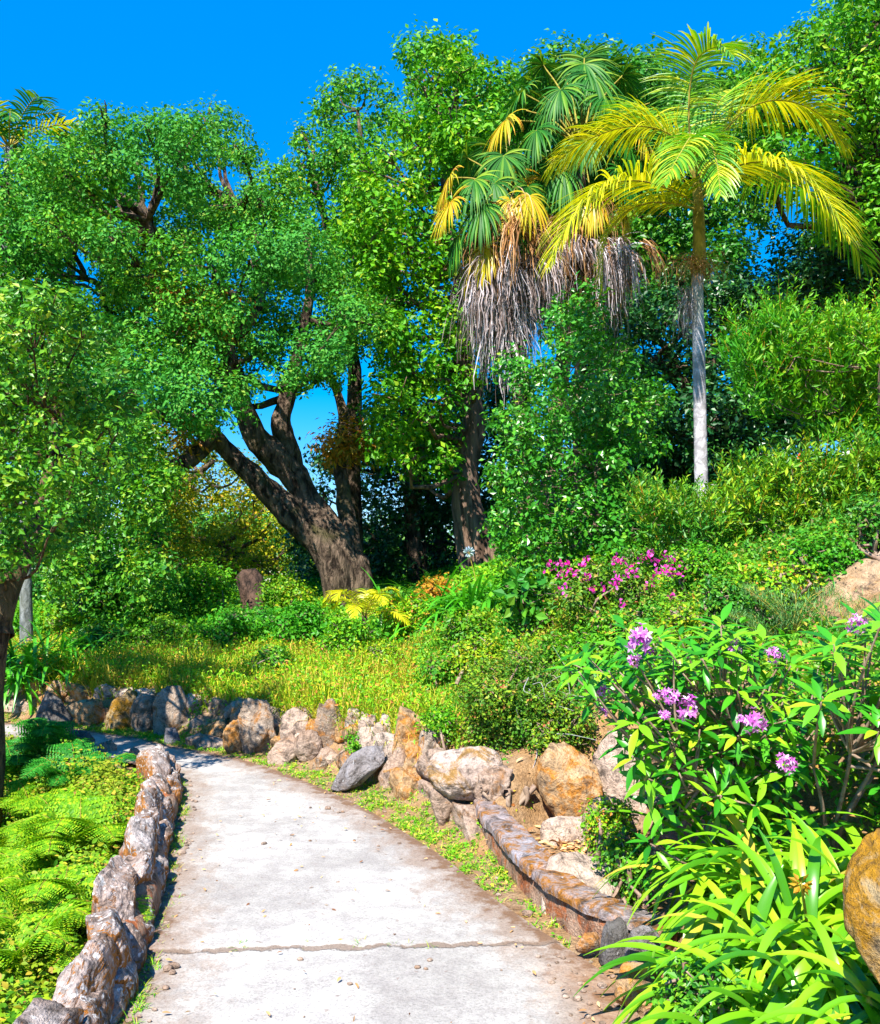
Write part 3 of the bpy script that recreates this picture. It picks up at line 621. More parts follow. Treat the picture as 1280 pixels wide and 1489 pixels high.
# middle bright tree
MY = 20.; mb0 = gbase(715, 845, MY, .3)
midpoly = [(600, 75), (640, 65), (700, 90), (735, 120), (750, 180), (690, 230), (655, 300), (650, 400), (690, 470), (680, 560), (640, 610), (665, 650), (640, 700), (570, 690), (550, 640), (540, 560), (555, 480), (535, 400), (510, 320), (530, 240), (570, 190), (595, 130)]
simple('broadleaf_tree', 'tall bright green tree left of the fan palm with a reddish leaning trunk', midpoly, MY, 2., 42, 44, M['lime'], M['redbark'], 33, mb0,
       [([mb0] + PX((700, 800, MY), (682, 745, MY), (676, 690, MY), (690, 620, MY), (680, 540, MY), (672, 440, MY), (650, 300, MY), (640, 150, MY)), .42, .05), ([mb0 + A([-.35, 0, 0])] + PX((676, 800, MY + .2), (668, 740, MY + .2), (670, 650, MY), (700, 560, MY), (705, 480, MY)), .22, .06)],
       layers=3, bump=.12, dens=70, per=11, leaf=.13, spread=.11)
simple('broadleaf_tree', 'sparse crowned tree with bare grey twigs behind the bright green tree', [(478, 140), (520, 112), (560, 135), (600, 190), (560, 250), (500, 230), (470, 180)], 24, 1., 32, 40, M['oak'], M['oakbark'], 34, gbase(610, 850, 24),
       [([gbase(610, 850, 24)] + PX((600, 700, 24), (590, 500, 24), (540, 300, 24), (520, 160, 24)), .3, .04)], layers=2, dens=38, per=9, leaf=.13, spread=.12, r0=.05)
# bare twigs above it
mbt = MB(); rt = np.random.default_rng(4)
simple('broadleaf_tree', 'rounded blue green tree top in the gap between the oak and the bright tree', [(410, 215), (440, 195), (485, 205), (520, 260), (560, 330), (560, 420), (440, 400), (425, 320)], 22, 1.5, 40, 44, M['oak'], M['oakbark'], 35, gbase(515, 850, 22),
       [([gbase(515, 850, 22)] + PX((510, 700, 22), (515, 560, 22), (490, 400, 22), (455, 240, 22)), .3, .05)], layers=2, dens=62, per=12, leaf=.11, spread=.11)
simple('broadleaf_tree', 'green tree at the upper left edge with palm fronds showing above it', [(-150, 230), (0, 260), (60, 235), (105, 260), (150, 330), (185, 420), (190, 520), (215, 600), (120, 640), (-150, 640)], 20, 2.5, 48, 52, M['oak'], M['oakbark'], 36, gbase(60, 900, 20),
       [([gbase(60, 900, 20)] + PX((80, 800, 20), (110, 650, 20), (90, 480, 20), (60, 320, 20)), .35, .06), (PX((105, 640, 20), (160, 520, 20), (150, 420, 20), (95, 400, 20)), .12, .05)], holes=[(130, 398, 24), (150, 445, 12)], layers=3, dens=70, per=12, leaf=.11, spread=.11)
# near left tree, trunk cut by the frame
lb = A([-3.78, 7.6, hgt(-3.78, 7.6) - .1]); NY = 8.6
nearpoly = [(-160, 440), (20, 430), (60, 430), (120, 460), (160, 500), (185, 560), (175, 650), (160, 720), (120, 760), (60, 800), (10, 815), (-60, 830), (-160, 830)]
simple('oak_tree', 'near tree with dark curved trunk cut by the left edge above the ferns', nearpoly, NY, 1.5, 42, 46, M['green'], M['nearbark'], 37, lb,
       [([lb] + PX((-24, 1120, 7.6), (-18, 1000, 7.6), (-8, 920, 7.6), (10, 850, 7.7), (36, 800, 7.9), (60, 740, 8.1), (80, 650, 8.3), (90, 560, 8.5)), .17, .04, .02), (PX((-10, 930, 7.6), (-22, 860, 7.7), (-50, 790, 8.), (-80, 700, 8.4), (-60, 560, 8.6)), .16, .05, .02)],
       layers=3, bump=.18, cover=2.2, per=12, leaf=.056, spread=.04, r0=.022, group=None)
simple('broadleaf_tree', 'open crowned small tree with blue sky gaps left of the leaning oak', [(70, 600), (150, 590), (210, 620), (240, 700), (225, 800), (230, 870), (90, 880), (60, 780)], 15, 1.3, 38, 44, M['green'], M['oakbark'], 38, gbase(120, 925, 15),
       [([gbase(120, 925, 15)] + PX((130, 840, 15), (150, 740, 15), (140, 650, 15)), .11, .03)], layers=3, dens=75, per=11, leaf=.085, spread=.09, r0=.03, frac=.5)
yp = [(210, 620), (330, 660), (400, 720), (450, 780), (440, 850), (220, 860), (190, 780), (190, 690)]
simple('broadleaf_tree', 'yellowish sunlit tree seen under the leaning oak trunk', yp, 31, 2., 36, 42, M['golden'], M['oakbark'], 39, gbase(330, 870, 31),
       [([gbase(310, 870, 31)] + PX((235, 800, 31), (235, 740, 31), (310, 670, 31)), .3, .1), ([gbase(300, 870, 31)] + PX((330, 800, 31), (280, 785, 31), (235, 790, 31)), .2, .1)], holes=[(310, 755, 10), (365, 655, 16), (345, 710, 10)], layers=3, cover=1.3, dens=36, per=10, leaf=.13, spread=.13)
dp = [(520, 610), (700, 570), (740, 560), (750, 800), (640, 830), (430, 840), (445, 740), (470, 660)]
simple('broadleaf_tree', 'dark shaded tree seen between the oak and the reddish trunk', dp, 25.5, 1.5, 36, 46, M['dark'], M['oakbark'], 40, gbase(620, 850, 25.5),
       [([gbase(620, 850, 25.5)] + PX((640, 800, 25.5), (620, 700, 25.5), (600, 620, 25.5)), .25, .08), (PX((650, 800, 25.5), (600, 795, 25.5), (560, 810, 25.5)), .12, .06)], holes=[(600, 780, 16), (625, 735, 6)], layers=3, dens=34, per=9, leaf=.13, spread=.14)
simple('broadleaf_tree', 'mid green tree filling the gap behind the two fan palms', [(735, 120), (800, 95), (930, 80), (1000, 130), (1080, 100), (1120, 300), (1090, 380), (1000, 430), (900, 450), (700, 450), (690, 300)], 24, 2.3, 56, 54, M['green'], M['oakbark'], 41, gbase(860, 830, 24),
       [([gbase(860, 830, 24)] + PX((860, 700, 24), (850, 500, 24), (870, 300, 24), (900, 150, 24)), .4, .07)], holes=[], layers=3, dens=42, per=10, leaf=.15, spread=.14)
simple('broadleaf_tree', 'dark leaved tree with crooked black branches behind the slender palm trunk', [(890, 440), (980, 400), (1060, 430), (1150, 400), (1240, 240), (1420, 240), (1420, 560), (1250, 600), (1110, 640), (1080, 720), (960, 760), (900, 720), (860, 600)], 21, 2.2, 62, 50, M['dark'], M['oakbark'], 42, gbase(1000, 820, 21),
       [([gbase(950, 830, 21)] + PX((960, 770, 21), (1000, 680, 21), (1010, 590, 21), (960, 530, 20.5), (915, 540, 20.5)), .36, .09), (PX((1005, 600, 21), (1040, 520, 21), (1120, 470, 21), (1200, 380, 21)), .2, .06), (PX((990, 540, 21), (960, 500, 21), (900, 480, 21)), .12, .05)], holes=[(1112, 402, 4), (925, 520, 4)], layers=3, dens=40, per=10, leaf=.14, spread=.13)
simple('broadleaf_tree', 'tall yellow green tree in the upper right corner above the slender palm', [(1075, 85), (1130, 55), (1185, 30), (1235, 0), (1300, -40), (1500, -60), (1500, 330), (1290, 340), (1180, 330), (1130, 260), (1100, 180), (1070, 130)], 18, 2.2, 42, 48, M['lime'], M['oakbark'], 43, gbase(1330, 750, 18),
       [([gbase(1330, 750, 18)] + PX((1320, 600, 18), (1300, 400, 18), (1270, 200, 18), (1230, 80, 18)), .4, .06)], layers=3, dens=75, per=11, leaf=.12, spread=.11)
hb = gbase(830, 815, 14)
simple('holly_tree', 'glossy dark green holly tree below the hanging palm thatch', [(850, 432), (880, 450), (875, 490), (925, 505), (905, 545), (975, 570), (940, 620), (960, 650), (895, 670), (960, 725), (930, 760), (965, 795), (860, 815), (760, 815), (735, 805), (715, 765), (745, 725), (715, 690), (745, 655), (725, 600), (765, 570), (745, 530), (800, 520), (805, 465)], 14, 1.4, 28, 34, M['holly'], M['twig'], 44, hb,
       [([hb] + PX((835, 740, 14), (838, 640, 14), (840, 540, 14), (850, 450, 14)), .07, .015), ([hb + A([.35, .3, 0])] + PX((865, 740, 14.2), (870, 640, 14.2)), .06, .02)], layers=3, dens=115, per=11, leaf=.085, spread=.075, r0=.02, group=None)
# far-off wood closing the view under the crowns
r = np.random.default_rng(60); pf = []
for k in range(300):
    px = r.uniform(-250, 1550); Y = r.uniform(36, 48); top = 770 + 25 * math.sin(px * .013) + 20 * math.sin(px * .041) - (90 if 740 < px else 0) - (60 if px < 180 else 0)
    c = W(px, r.uniform(top, 880), Y); pf.append([*c, r.uniform(.9, 1.7)])
V, F = leaves_in_puffs(A(pf), r, cover=1.2, per=10, leaf=.22, spread=.25)
tag(obj('far_woodland', V, F, M['green'], None, smooth=False), 'far-off wood seen below the tree crowns', 'woodland', kind='stuff')
# ------------------------------------------------------------------ big shrubs on the right
def shoots(puff, r, n, L, leaf, per, mat, t, up=1.1, tm=None):
    c = puff[r.integers(0, len(puff), n)]; q = sph(r, n); q[:, 2] = np.abs(q[:, 2]) * .8; base = c[:, :3] + q * c[:, 3:4] * .75; d = unit(q * .7 + A([0, 0, up]) + r.normal(size=(n, 3)) * .2)
    ln = L * r.uniform(.4, 1.2, n); k = np.repeat(np.arange(n), per); tt = np.tile((np.arange(per) + .5) / per, n); az = sph(r, len(k)); dd = d[k]
    pos = base[k] + dd * (ln[k] * tt)[:, None]; ld_ = unit(dd * (.45 + .5 * tt[:, None]) + unit(np.cross(dd, az)) * .8); T_ = tm or NARROW
    obj('leafy_shoot', *place(T_[0], T_[1], pos, ld_, unit(dd + az * .5), leaf * r.uniform(.7, 1.15, len(k)) * (1.1 - .4 * tt), 1.25), mat, t, smooth=False)
    V, F = strips(base, d, sph(r, n), ln, .006, .1, 2); obj('twig', V, F, M['orange'], t, smooth=False)
def shrubpoly(name, label, poly, Y, dY, rpx, sp, lm, seed, base, layers=3, cat='shrub', **kw):
    r = np.random.default_rng(seed); puff = polypuffs(poly, Y, dY, rpx, sp, r, (), layers)
    t = thing(name, label, cat, base); mb = MB(); nodes = []
    for k in range(7):
        e = puff[r.integers(len(puff))][:3]; nodes.append(branch(mb, [base + r.normal(size=3) * A([.15, .15, 0]), (base + e) / 2 + r.normal(size=3) * .15, e], .035, .01, 12, 6))
    limb_net(mb, [n[4:] for n in nodes], puff, r, .016, .8, .2, 4); mb.build('stem', M['twig'], t)
    V, F = leaves_in_puffs(puff, r, **kw); obj('foliage', V, F, lm, t, smooth=False); shoots(puff, r, 1900, .42, .095, 15, lm, t); return t, r, puff
shrubpoly('leafy_shrub', 'large lime green shrub with upright narrow leaves right of the slender palm trunk', [(1070, 490), (1090, 485), (1140, 470), (1200, 495), (1250, 475), (1300, 460), (1500, 460), (1500, 640), (1290, 660), (1190, 620), (1130, 590), (1090, 570), (1075, 530)], 10.5, .9, 32, 34, M['lime'], 51, gbase(1270, 760, 10.8), dens=330, per=9, leaf=.10, spread=.045, tmpl=NARROW, lean=1.1, up=.2, out=.5, jit=1.2)
t, r, pf = shrubpoly('leafy_shrub', 'wide bright green shrub with scattered white flowers below the lime green shrub', [(915, 745), (950, 730), (1000, 760), (1045, 760), (1075, 715), (1100, 700), (1180, 695), (1290, 680), (1500, 690), (1500, 760), (1290, 775), (1200, 800), (1100, 825), (1010, 820), (960, 800), (945, 750)], 9.6, .8, 32, 34, M['mid'], 52, gbase(1100, 800, 9.8), dens=360, per=9, leaf=.085, spread=.05, tmpl=NARROW, lean=.7, up=.3, out=.5, jit=1.1)
bp = [(1050, 745), (1145, 740), (1080, 790), (1150, 705), (1230, 660), (1250, 668), (1180, 708), (1222, 780), (1108, 800), (1060, 738), (1255, 690)]
mbf = MB()
for a, b in bp:
    c = W(a, b, 8.9); q = sph(r, 7); q[:, 1] = -abs(q[:, 1]); mbf.add(*place(WIDE[0], WIDE[1], np.repeat(c[None], 7, 0) + q * .01, q, A([0, -1, .4]) + q * .3, .035, 1.2))
mbf.build('blossom', M['white'], t)
M_r = MB(); q = A([W(1162 + r.uniform(-5, 5), b, 8.8) for b in range(655, 700, 4)]); M_r.add(*place(KITE[0], KITE[1], q, sph(r, len(q)), sph(r, len(q)), .05)); M_r.build('seed_head', M['redbud'], t)

# ------------------------------------------------------------------ king palm
KY = 12.; kb = gbase(1022, 790, KY, .1)
kp = thing('king_palm', 'slender feather palm with pale ringed trunk and arching yellow fronds', 'palm tree', kb)
mb = MB(); tp = smoothpts([kb] + PX((1023, 785, KY), (1020, 700, KY), (1018, 600, KY), (1016, 500, KY), (1014, 430, KY), (1015, 395, KY)), 90)
rad = np.linspace(.088, .075, 90) * (1 + .045 * (np.arange(90) % 4 == 0)); mb.add(*tube(tp, rad, 16, .03, 1)); mb.build('trunk', M['greybark'], kp)
mb = MB(); mb.add(*tube(smoothpts(PX((1015, 400, KY), (1017, 360, KY), (1016, 310, KY), (1013, 255, KY), (1010, 215, KY)), 20), np.linspace(.10, .045, 20), 12, .06, 2)); mb.build('crownshaft', M['shaft'], kp)
rk = np.random.default_rng(8)
def frond(pts, mat, L=.62, n=60, w=.036, side_up=.45, gr=1.0, r0=.016, parent=kp, t0=.12, fwd=.55, name='frond', both=True, rib='rachis'):
    if parent is kp: L *= 1.42; n = int(n * 1.7); w = .027
    P = smoothpts(pts, 50); tn = unit(np.gradient(P, axis=0)); k = np.linspace(t0, .99, n); i = (k * 49).astype(int); f = (k * 49 - i)[:, None]
    i2 = np.minimum(i + 1, 49); base = P[i] * (1 - f) + P[i2] * f; T = unit(tn[i]); up = unit(A([0, 0, 1.]) - T * T[:, 2:3] + 1e-3); S = unit(np.cross(T, up))
    kk = (k - t0) / (1 - t0); ln = L * (.45 + .55 * np.sin(np.clip(kk * 1.25 + .25, 0, 1.5) * math.pi / 1.5)) * rk.uniform(.88, 1.08, n); ln *= np.where(kk > .9, .6, 1)
    o = thing_part = None; mb = MB()
    for s in (1, -1):
        d = S * s + T * (fwd + .5 * kk[:, None]) + up * (side_up + rk.uniform(-.22, .22, (n, 1))) + rk.normal(size=(n, 3)) * .06
        mb.add(*strips(base, d, up, ln, w, gr * rk.uniform(.7, 1.3, n), 6, .35, lambda t: (math.sin(math.pi * min(1, t * .9 + .1)) ** .5) if t < .95 else .15))
    o = mb.build(name, mat, parent, False); o['category'] = None if False else ''; del o['category']
    mr = MB(); mr.add(*tube(P, np.linspace(r0, r0 * .25, 50), 6)); rb = mr.build(rib, M['rachis'], None); rb.parent = o; rb.location = (0, 0, 0)
    return o
c0 = (1012, 262, KY)
frond(PX(c0, (1003, 195, KY), (1003, 130, KY - .1), (1015, 85, KY - .3), (1045, 68, KY - .6), (1068, 82, KY - .9)), M['kinggreen'], .50, 52, side_up=.55)
frond(PX(c0, (985, 205, KY + .1), (945, 185, KY + .2), (895, 188, KY + .3), (840, 212, KY + .4), (800, 245, KY + .4)), M['kingpalm'], .55, 60)
frond(PX((1014, 300, KY), (985, 280, KY - .3), (930, 263, KY - .6), (880, 272, KY - .8), (835, 315, KY - 1.), (800, 385, KY - 1.1)), M['kingpalm'], .62, 66)
frond(PX((1014, 305, KY), (985, 297, KY - .2), (945, 295, KY - .3), (905, 312, KY - .3), (880, 355, KY - .3), (876, 425, KY - .3)), M['kingpalm'], .34, 44)
frond(PX((1015, 262, KY), (1045, 205, KY + .1), (1085, 160, KY + .1), (1135, 146, KY + .1), (1190, 165, KY), (1232, 215, KY - .1)), M['kingpalm'], .60, 64)
frond(PX((1016, 285, KY), (1050, 252, KY - .4), (1095, 236, KY - .8), (1145, 242, KY - 1.2), (1195, 285, KY - 1.5), (1232, 345, KY - 1.7)), M['kingpalm'], .58, 66)
frond(PX((1016, 292, KY), (1060, 262, KY + .4), (1110, 252, KY + .8), (1170, 275, KY + 1.1), (1220, 325, KY + 1.3), (1268, 395, KY + 1.4)), M['kinggreen'], .6, 60)
frond(PX((1013, 255, KY), (1010, 215, KY - .4), (1005, 200, KY - .9), (990, 222, KY - 1.4), (965, 268, KY - 1.7)), M['kinggreen'], .40, 40)
frond(PX((1013, 255, KY), (1018, 212, KY - .4), (1030, 205, KY - .8), (1042, 235, KY - 1.2), (1048, 285, KY - 1.4)), M['kinggreen'], .38, 36)
frond(PX((1014, 262, KY), (1030, 200, KY + .6), (1045, 150, KY + 1.1), (1075, 130, KY + 1.6), (1110, 150, KY + 2)), M['kinggreen'], .5, 40)
frond(PX((1012, 262, KY), (985, 215, KY + .8), (950, 170, KY + 1.4), (915, 160, KY + 2.), (880, 180, KY + 2.4)), M['kinggreen'], .5, 44)
def hang(cpx, Y, n, L, mat, name, parent, rx=.2, gr=3., w=.012, up0=.3, seed=0, nseg=6, depth=None):
    L = L * (1.25 if name == 'dead_skirt' else 1)
    r = np.random.default_rng(seed); c = W(cpx[0], cpx[1], Y); dep = rx if depth is None else depth
    nh = max(6, n // 26); hb_ = r.normal(size=(nh, 3)) * A([rx, dep, .14]); hl = r.uniform(.45, 1.2, nh); hd = r.normal(size=(nh, 3)) * .22; g = r.integers(0, nh, n)
    q = hb_[g] + r.normal(size=(n, 3)) * A([.06, .06, .03]); d = hb_[g] * 1.0 + hd[g] + A([0, 0, up0]) + r.normal(size=(n, 3)) * .25
    V, F = strips(c + q, d, sph(r, n), L * hl[g] * r.uniform(.6, 1.1, n), w * r.uniform(.5, 1.4, n), gr * r.uniform(.5, 1.6, n), nseg, 0, lambda t: 1 - .7 * t)
    V = V + np.c_[nz(V, 2.6, seed % 5), nz(V, 2.6, 2), np.zeros(len(V))] * .07
    V[:, 0] += .03 * nz(V, 8., 3); V[:, 1] += .03 * nz(V, 7., 1)
    return obj(name, V, F, mat, parent, False)
hang((1020, 385, 0), KY - .05, 260, .42, M['thatchbrown'], 'flower_stalk', kp, .13, 3.2, .010, .25, 1)
hang((1002, 430, 0), KY - .05, 160, .60, M['dead'], 'dried_flower_stalk', kp, .035, 6, .009, -.2, 2)
hang((1012, 385, 0), KY - .05, 90, .30, M['rachis'], 'flower_stalk', kp, .06, 3.5, .010, .2, 3)

# ------------------------------------------------------------------ fan palms
def fanpalm(label, hpx, Y, spec, skirt, seed, trunkpx):
    r = np.random.default_rng(seed); top = W(hpx[0], hpx[1], Y); b = gbase(*trunkpx, Y, .1); t = thing('fan_palm', label, 'palm tree', b, 'fan palms with hanging thatch')
    mb = MB(); branch(mb, [b, b * .6 + top * .4 + A([.1, 0, 0]), top], .15, .13, 30, 14, .03, .12, 1); mb.build('trunk', M['redbark'], t)
    for (px, py, dy, rad, mat, droop) in spec:
        c = W(px, py, Y + dy); out = c - top; L = np.linalg.norm(out); o2 = unit(out); 
        pet = smoothpts([top, top + out * .5 + A([0, 0, .12 * L]), c], 14)
        # blade: segments radiate from the end of the petiole
        nseg = 40; a = np.linspace(-2.3, 2.3, nseg); tn = unit(pet[-1] - pet[-2] + A([0, 0, -.15])); side = unit(np.cross(tn, A([0, 0, 1.]))); nrm = np.cross(side, tn)
        d = np.cos(a)[:, None] * tn + np.sin(a)[:, None] * side + nrm * (.15 + r.normal(size=(nseg, 1)) * .06)
        ln = rad * 1.06 * (.82 + .18 * np.cos(a)) * r.uniform(.9, 1.08, nseg)
        V, F = strips(np.repeat(c[None], nseg, 0), d, np.broadcast_to(nrm, (nseg, 3)), ln, .048, .7 * droop * r.uniform(.6, 1.4, nseg), 7, .3, lambda t: min(1, .15 + 2.4 * t) * (1 if t < .55 else max(.06, (1 - t) / .45)))
        o = obj('fan_leaf', V, F, M[mat], t, False); m2 = MB(); m2.add(*tube(pet, np.linspace(.022, .012, 14), 5)); pb = m2.build('petiole', M['rachis'], None); pb.parent = o; pb.location = (0, 0, 0)
    for (px, py, n, L, rx, mat, dep) in skirt: hang((px, py), Y - .1, n, L, M[mat], 'dead_skirt', t, rx, 4.5, .026, .1, int(r.integers(99)), 7, dep)
    return t
rg = np.random.default_rng(12)
A_spec = []
for (px, py, dy, rad, mat, dr) in [(790, 95, .5, .85, 'fan', 1.6), (850, 85, .2, .9, 'fan', 1.4), (905, 110, .4, .85, 'fan', 1.6), (945, 150, .2, .8, 'fan', 1.8), (760, 135, -.2, .9, 'fan', 1.9), (815, 130, -.7, .8, 'fan', 2.2), (880, 140, -.7, .85, 'fan', 2.2),
                                  (735, 175, -.6, .85, 'fanyellow', 2.6), (780, 190, -.9, .8, 'fan', 2.8), (935, 200, -.6, .8, 'fanyellow', 2.5), (960, 235, .3, .8, 'fan', 2.6), (850, 205, -1., .7, 'fan', 2.8), (905, 250, -.8, .8, 'fan', 3.), (820, 250, -.8, .8, 'fan', 3.2), (770, 245, .2, .8, 'fan', 3), (880, 100, .9, .9, 'fan', 1.2), (820, 110, 1., .9, 'fan', 1.2),
                                  (860, 290, -.7, .7, 'fanyellow', 3.8), (905, 300, -.4, .7, 'fanyellow', 3.8)]:
    A_spec.append((px, py, dy, rad, mat, dr))
for k in range(16):
    a_ = rg.uniform(0, 6.28); q_ = rg.uniform(.3, 1); A_spec.append((850 + 105 * q_ * math.cos(a_), 170 - 80 * q_ * math.sin(a_), rg.uniform(-.8, .8), rg.uniform(.7, .9), 'fan', rg.uniform(1.2, 2.6)))
fanpalm('taller fan palm with dark glossy top leaves and a grey skirt of dead leaves', (845, 215), 16.5, A_spec,
        [(840, 375, 1100, .75, .34, 'dead', .35), (893, 395, 700, .8, .15, 'dead', .2), (775, 400, 800, .85, .18, 'dead', .2), (830, 335, 900, .9, .4, 'thatchbrown', .4), (880, 385, 300, .8, .2, 'thatchbrown', .3)], 61, (778, 815))
B_spec = [(680, 230, .2, .8, 'fan', 1.9), (715, 215, .5, .8, 'fan', 1.8), (655, 258, -.2, .8, 'fanyellow', 2.2), (690, 262, -.7, .75, 'fan', 2.4), (740, 245, .5, .8, 'fan', 2.4), (655, 295, -.5, .75, 'fanyellow', 1.9), (700, 300, -.8, .8, 'fan', 2.8),
          (665, 345, -.4, .7, 'fan', 3.4), (770, 285, -.7, .75, 'fanyellow', 3.8), (745, 290, -.6, .7, 'fanyellow', 4.), (705, 360, -.6, .7, 'fanyellow', 4.2), (680, 385, -.2, .6, 'fanyellow', 4.4), (740, 330, -.5, .7, 'fan', 3.8)]
for k in range(9):
    a_ = rg.uniform(0, 6.28); q_ = rg.uniform(.3, 1); B_spec.append((712 + 60 * q_ * math.cos(a_), 285 - 65 * q_ * math.sin(a_), rg.uniform(-.5, .8), rg.uniform(.6, .8), ['fan', 'fanyellow'][k % 3 == 0], rg.uniform(1.8, 3.2)))
fanpalm('shorter fan palm with yellowing leaves and long thatch hanging on the left', (735, 285), 15.8, B_spec,
        [(722, 410, 1100, .95, .16, 'dead', .2), (728, 455, 900, 1.0, .12, 'dead', .16), (735, 350, 1200, .95, .24, 'thatchbrown', .3), (770, 390, 500, .85, .14, 'dead', .2)], 62, (765, 815))
# ------------------------------------------------------------------ shrubs and clumps of the bank
def bush2(name, label, px, pb, pt, hw, mat, seed, cat='shrub', n=7, Y=None, **kw):
    b = hit(px, pb) if Y is None else W(px, pb, Y); Y = b[1]; rw = hw * Y / F0; rh = (pb - pt) / 2 * Y / F0
    return bush(name, label, cat, (px, (pb + pt) / 2), Y, rw, rh, M[mat], seed, n=n, base=A([b[0], b[1], hgt(b[0], b[1])]), **kw)
far_kw = dict(per=10, leaf=.07, spread=.06)
B2 = [(505, 965, 895, 40, 'lime', 'light green shrub just behind the trunk of the little yellow palm', 420, .045),
      (680, 965, 880, 46, 'yellowgreen', 'yellow green shrub in front of the strap leaf clumps', 420, .045),
      (650, 1000, 950, 40, 'hill', 'low brown flecked shrub between the meadow and the tangled azalea', 420, .04),
      (190, 965, 915, 36, 'yellowgreen', 'small yellow shrub rising from the left part of the meadow', 420, .045),
      (60, 905, 830, 45, 'green', 'green shrub behind the strap leaves at the far left', 420, .06),
      (330, 950, 880, 45, 'lime', 'bright low shrub right of the golden tipped small shrub', 420, .05),
      (140, 965, 905, 40, 'green', 'dark low shrub standing in the far left meadow edge', 420, .05),
      (420, 915, 835, 42, 'yellowgreen', 'yellow leaved shrub right of the brown tree stump', 420, .055),
      (585, 905, 850, 38, 'green', 'green shrub hugging the right side of the oak roots', 420, .055),
      (640, 900, 835, 36, 'orange', 'reddish brown leafed bush before the dark shaded tree', 420, .05),
      (100, 935, 890, 50, 'yellowgreen', 'yellowish low shrub with bare stems left of the row under the trees', 420, .05),
      (160, 925, 830, 45, 'green', 'round green shrub behind the yellowish low shrub at the far left', 420, .06),
      (215, 935, 835, 50, 'oak', 'tall dark green shrub left of the small pale topped shrub', 420, .06),
      (300, 920, 810, 48, 'lime', 'dense bright green shrub under the yellowish sunlit tree', 420, .055),
      (238, 950, 900, 45, 'yellowgreen', 'golden tipped small shrub in front of the tall dark green shrub', 500, .045),
      (350, 940, 875, 50, 'green', 'green shrub at the foot of the brown tree stump', 420, .055),
      (430, 950, 870, 45, 'lime', 'bright green leafy shrub below the leaning oak trunk', 420, .055),
      (470, 930, 880, 40, 'yellowgreen', 'pale mixed shrub left of the little yellow palm', 420, .045),
      (600, 945, 862, 50, 'cover', 'mottled yellow and red leaved shrub right of the little yellow palm', 520, .045),
      (560, 975, 935, 32, 'yellowgreen', 'very small yellow shrub in the bank grass below the little palm', 700, .035),
      (280, 965, 930, 32, 'cover', 'small sparse bush standing in the yellow bank grass at the left', 600, .035),
      (400, 985, 940, 34, 'green', 'little dark stemmed bush in the middle of the bank grass', 600, .035)]
for i, (px, pb, pt, hw, mt, lab, dn, lf) in enumerate(B2):
    bush2('garden_shrub', lab, px, pb, pt, hw, mt, 200 + i, dens=dn * (.45 if pb < 960 else .7), per=9, leaf=lf * 1.15, spread=lf * 1.1, group='small shrubs on the bank')
bush2('viburnum_shrub', 'lush shrub with drooping pointed green leaves left of the pink azalea', 775, 925, 835, 60, 'green', 220, n=10, dens=260, per=8, leaf=.12, spread=.06)
t, r, pf = bush2('azalea_shrub', 'wide azalea covered in small bright pink flowers near the holly tree', 890, 905, 822, 95, 'azalea', 221, n=16, dens=520, per=9, leaf=.045, spread=.05)
def dots(t, r, pts, Y, mat, name, n, size, sp):
    mbx = MB()
    for (a, b) in pts:
        c = W(a, b, Y); q = sph(r, n); mbx.add(*place(WIDE[0], WIDE[1], np.repeat(c[None], n, 0) + r.normal(size=(n, 3)) * sp, q + A([0, -.6, .3]), sph(r, n), size, 1.2))
    mbx.build(name, M[mat], t)
Ya = pf[:, 1].min() - .25
dots(t, r, [(790 + r.uniform(-20, 210), 815 + r.uniform(0, 26)) for _ in range(16)] + [(r.uniform(800, 980), r.uniform(812, 870)) for _ in range(9)] + [(945, 806), (968, 808), (945, 812), (850, 818), (845, 822), (893, 820), (895, 812), (906, 878), (862, 858), (835, 835), (918, 824), (965, 832), (900, 845)], Ya, 'pink', 'blossom', 9, .036, .02)
bush2('azalea_shrub', 'smaller azalea with a few pink flowers in front of the holly trunks', 765, 850, 806, 34, 'azalea', 222, n=6, dens=420, per=8, leaf=.045, spread=.05)
bush2('azalea_shrub', 'tangled small leaved azalea with grey twigs spreading above the large rounded boulder', 748, 1112, 938, 112, 'azalea', 223, n=30, Y=6.95, dens=1100, per=9, leaf=.028, spread=.032)
t, r, pf = bush2('azalea_shrub', 'dark lower azalea branches shading the rocks behind the kerb wall', 810, 1100, 1000, 72, 'azalea', 224, n=14, Y=6.6, dens=900, per=9, leaf=.028, spread=.035)
mbx = MB()
for k in range(26):
    a = W(r.uniform(760, 870), r.uniform(985, 1080), 6.6); e = a + r.normal(size=3) * .16 + A([0, -.05, .05]); branch(mbx, [a, (a + e) / 2 + r.normal(size=3) * .04, e], .0035, .001, 7, 5)
mbx.build('bare_twig', M['greybark'], t)
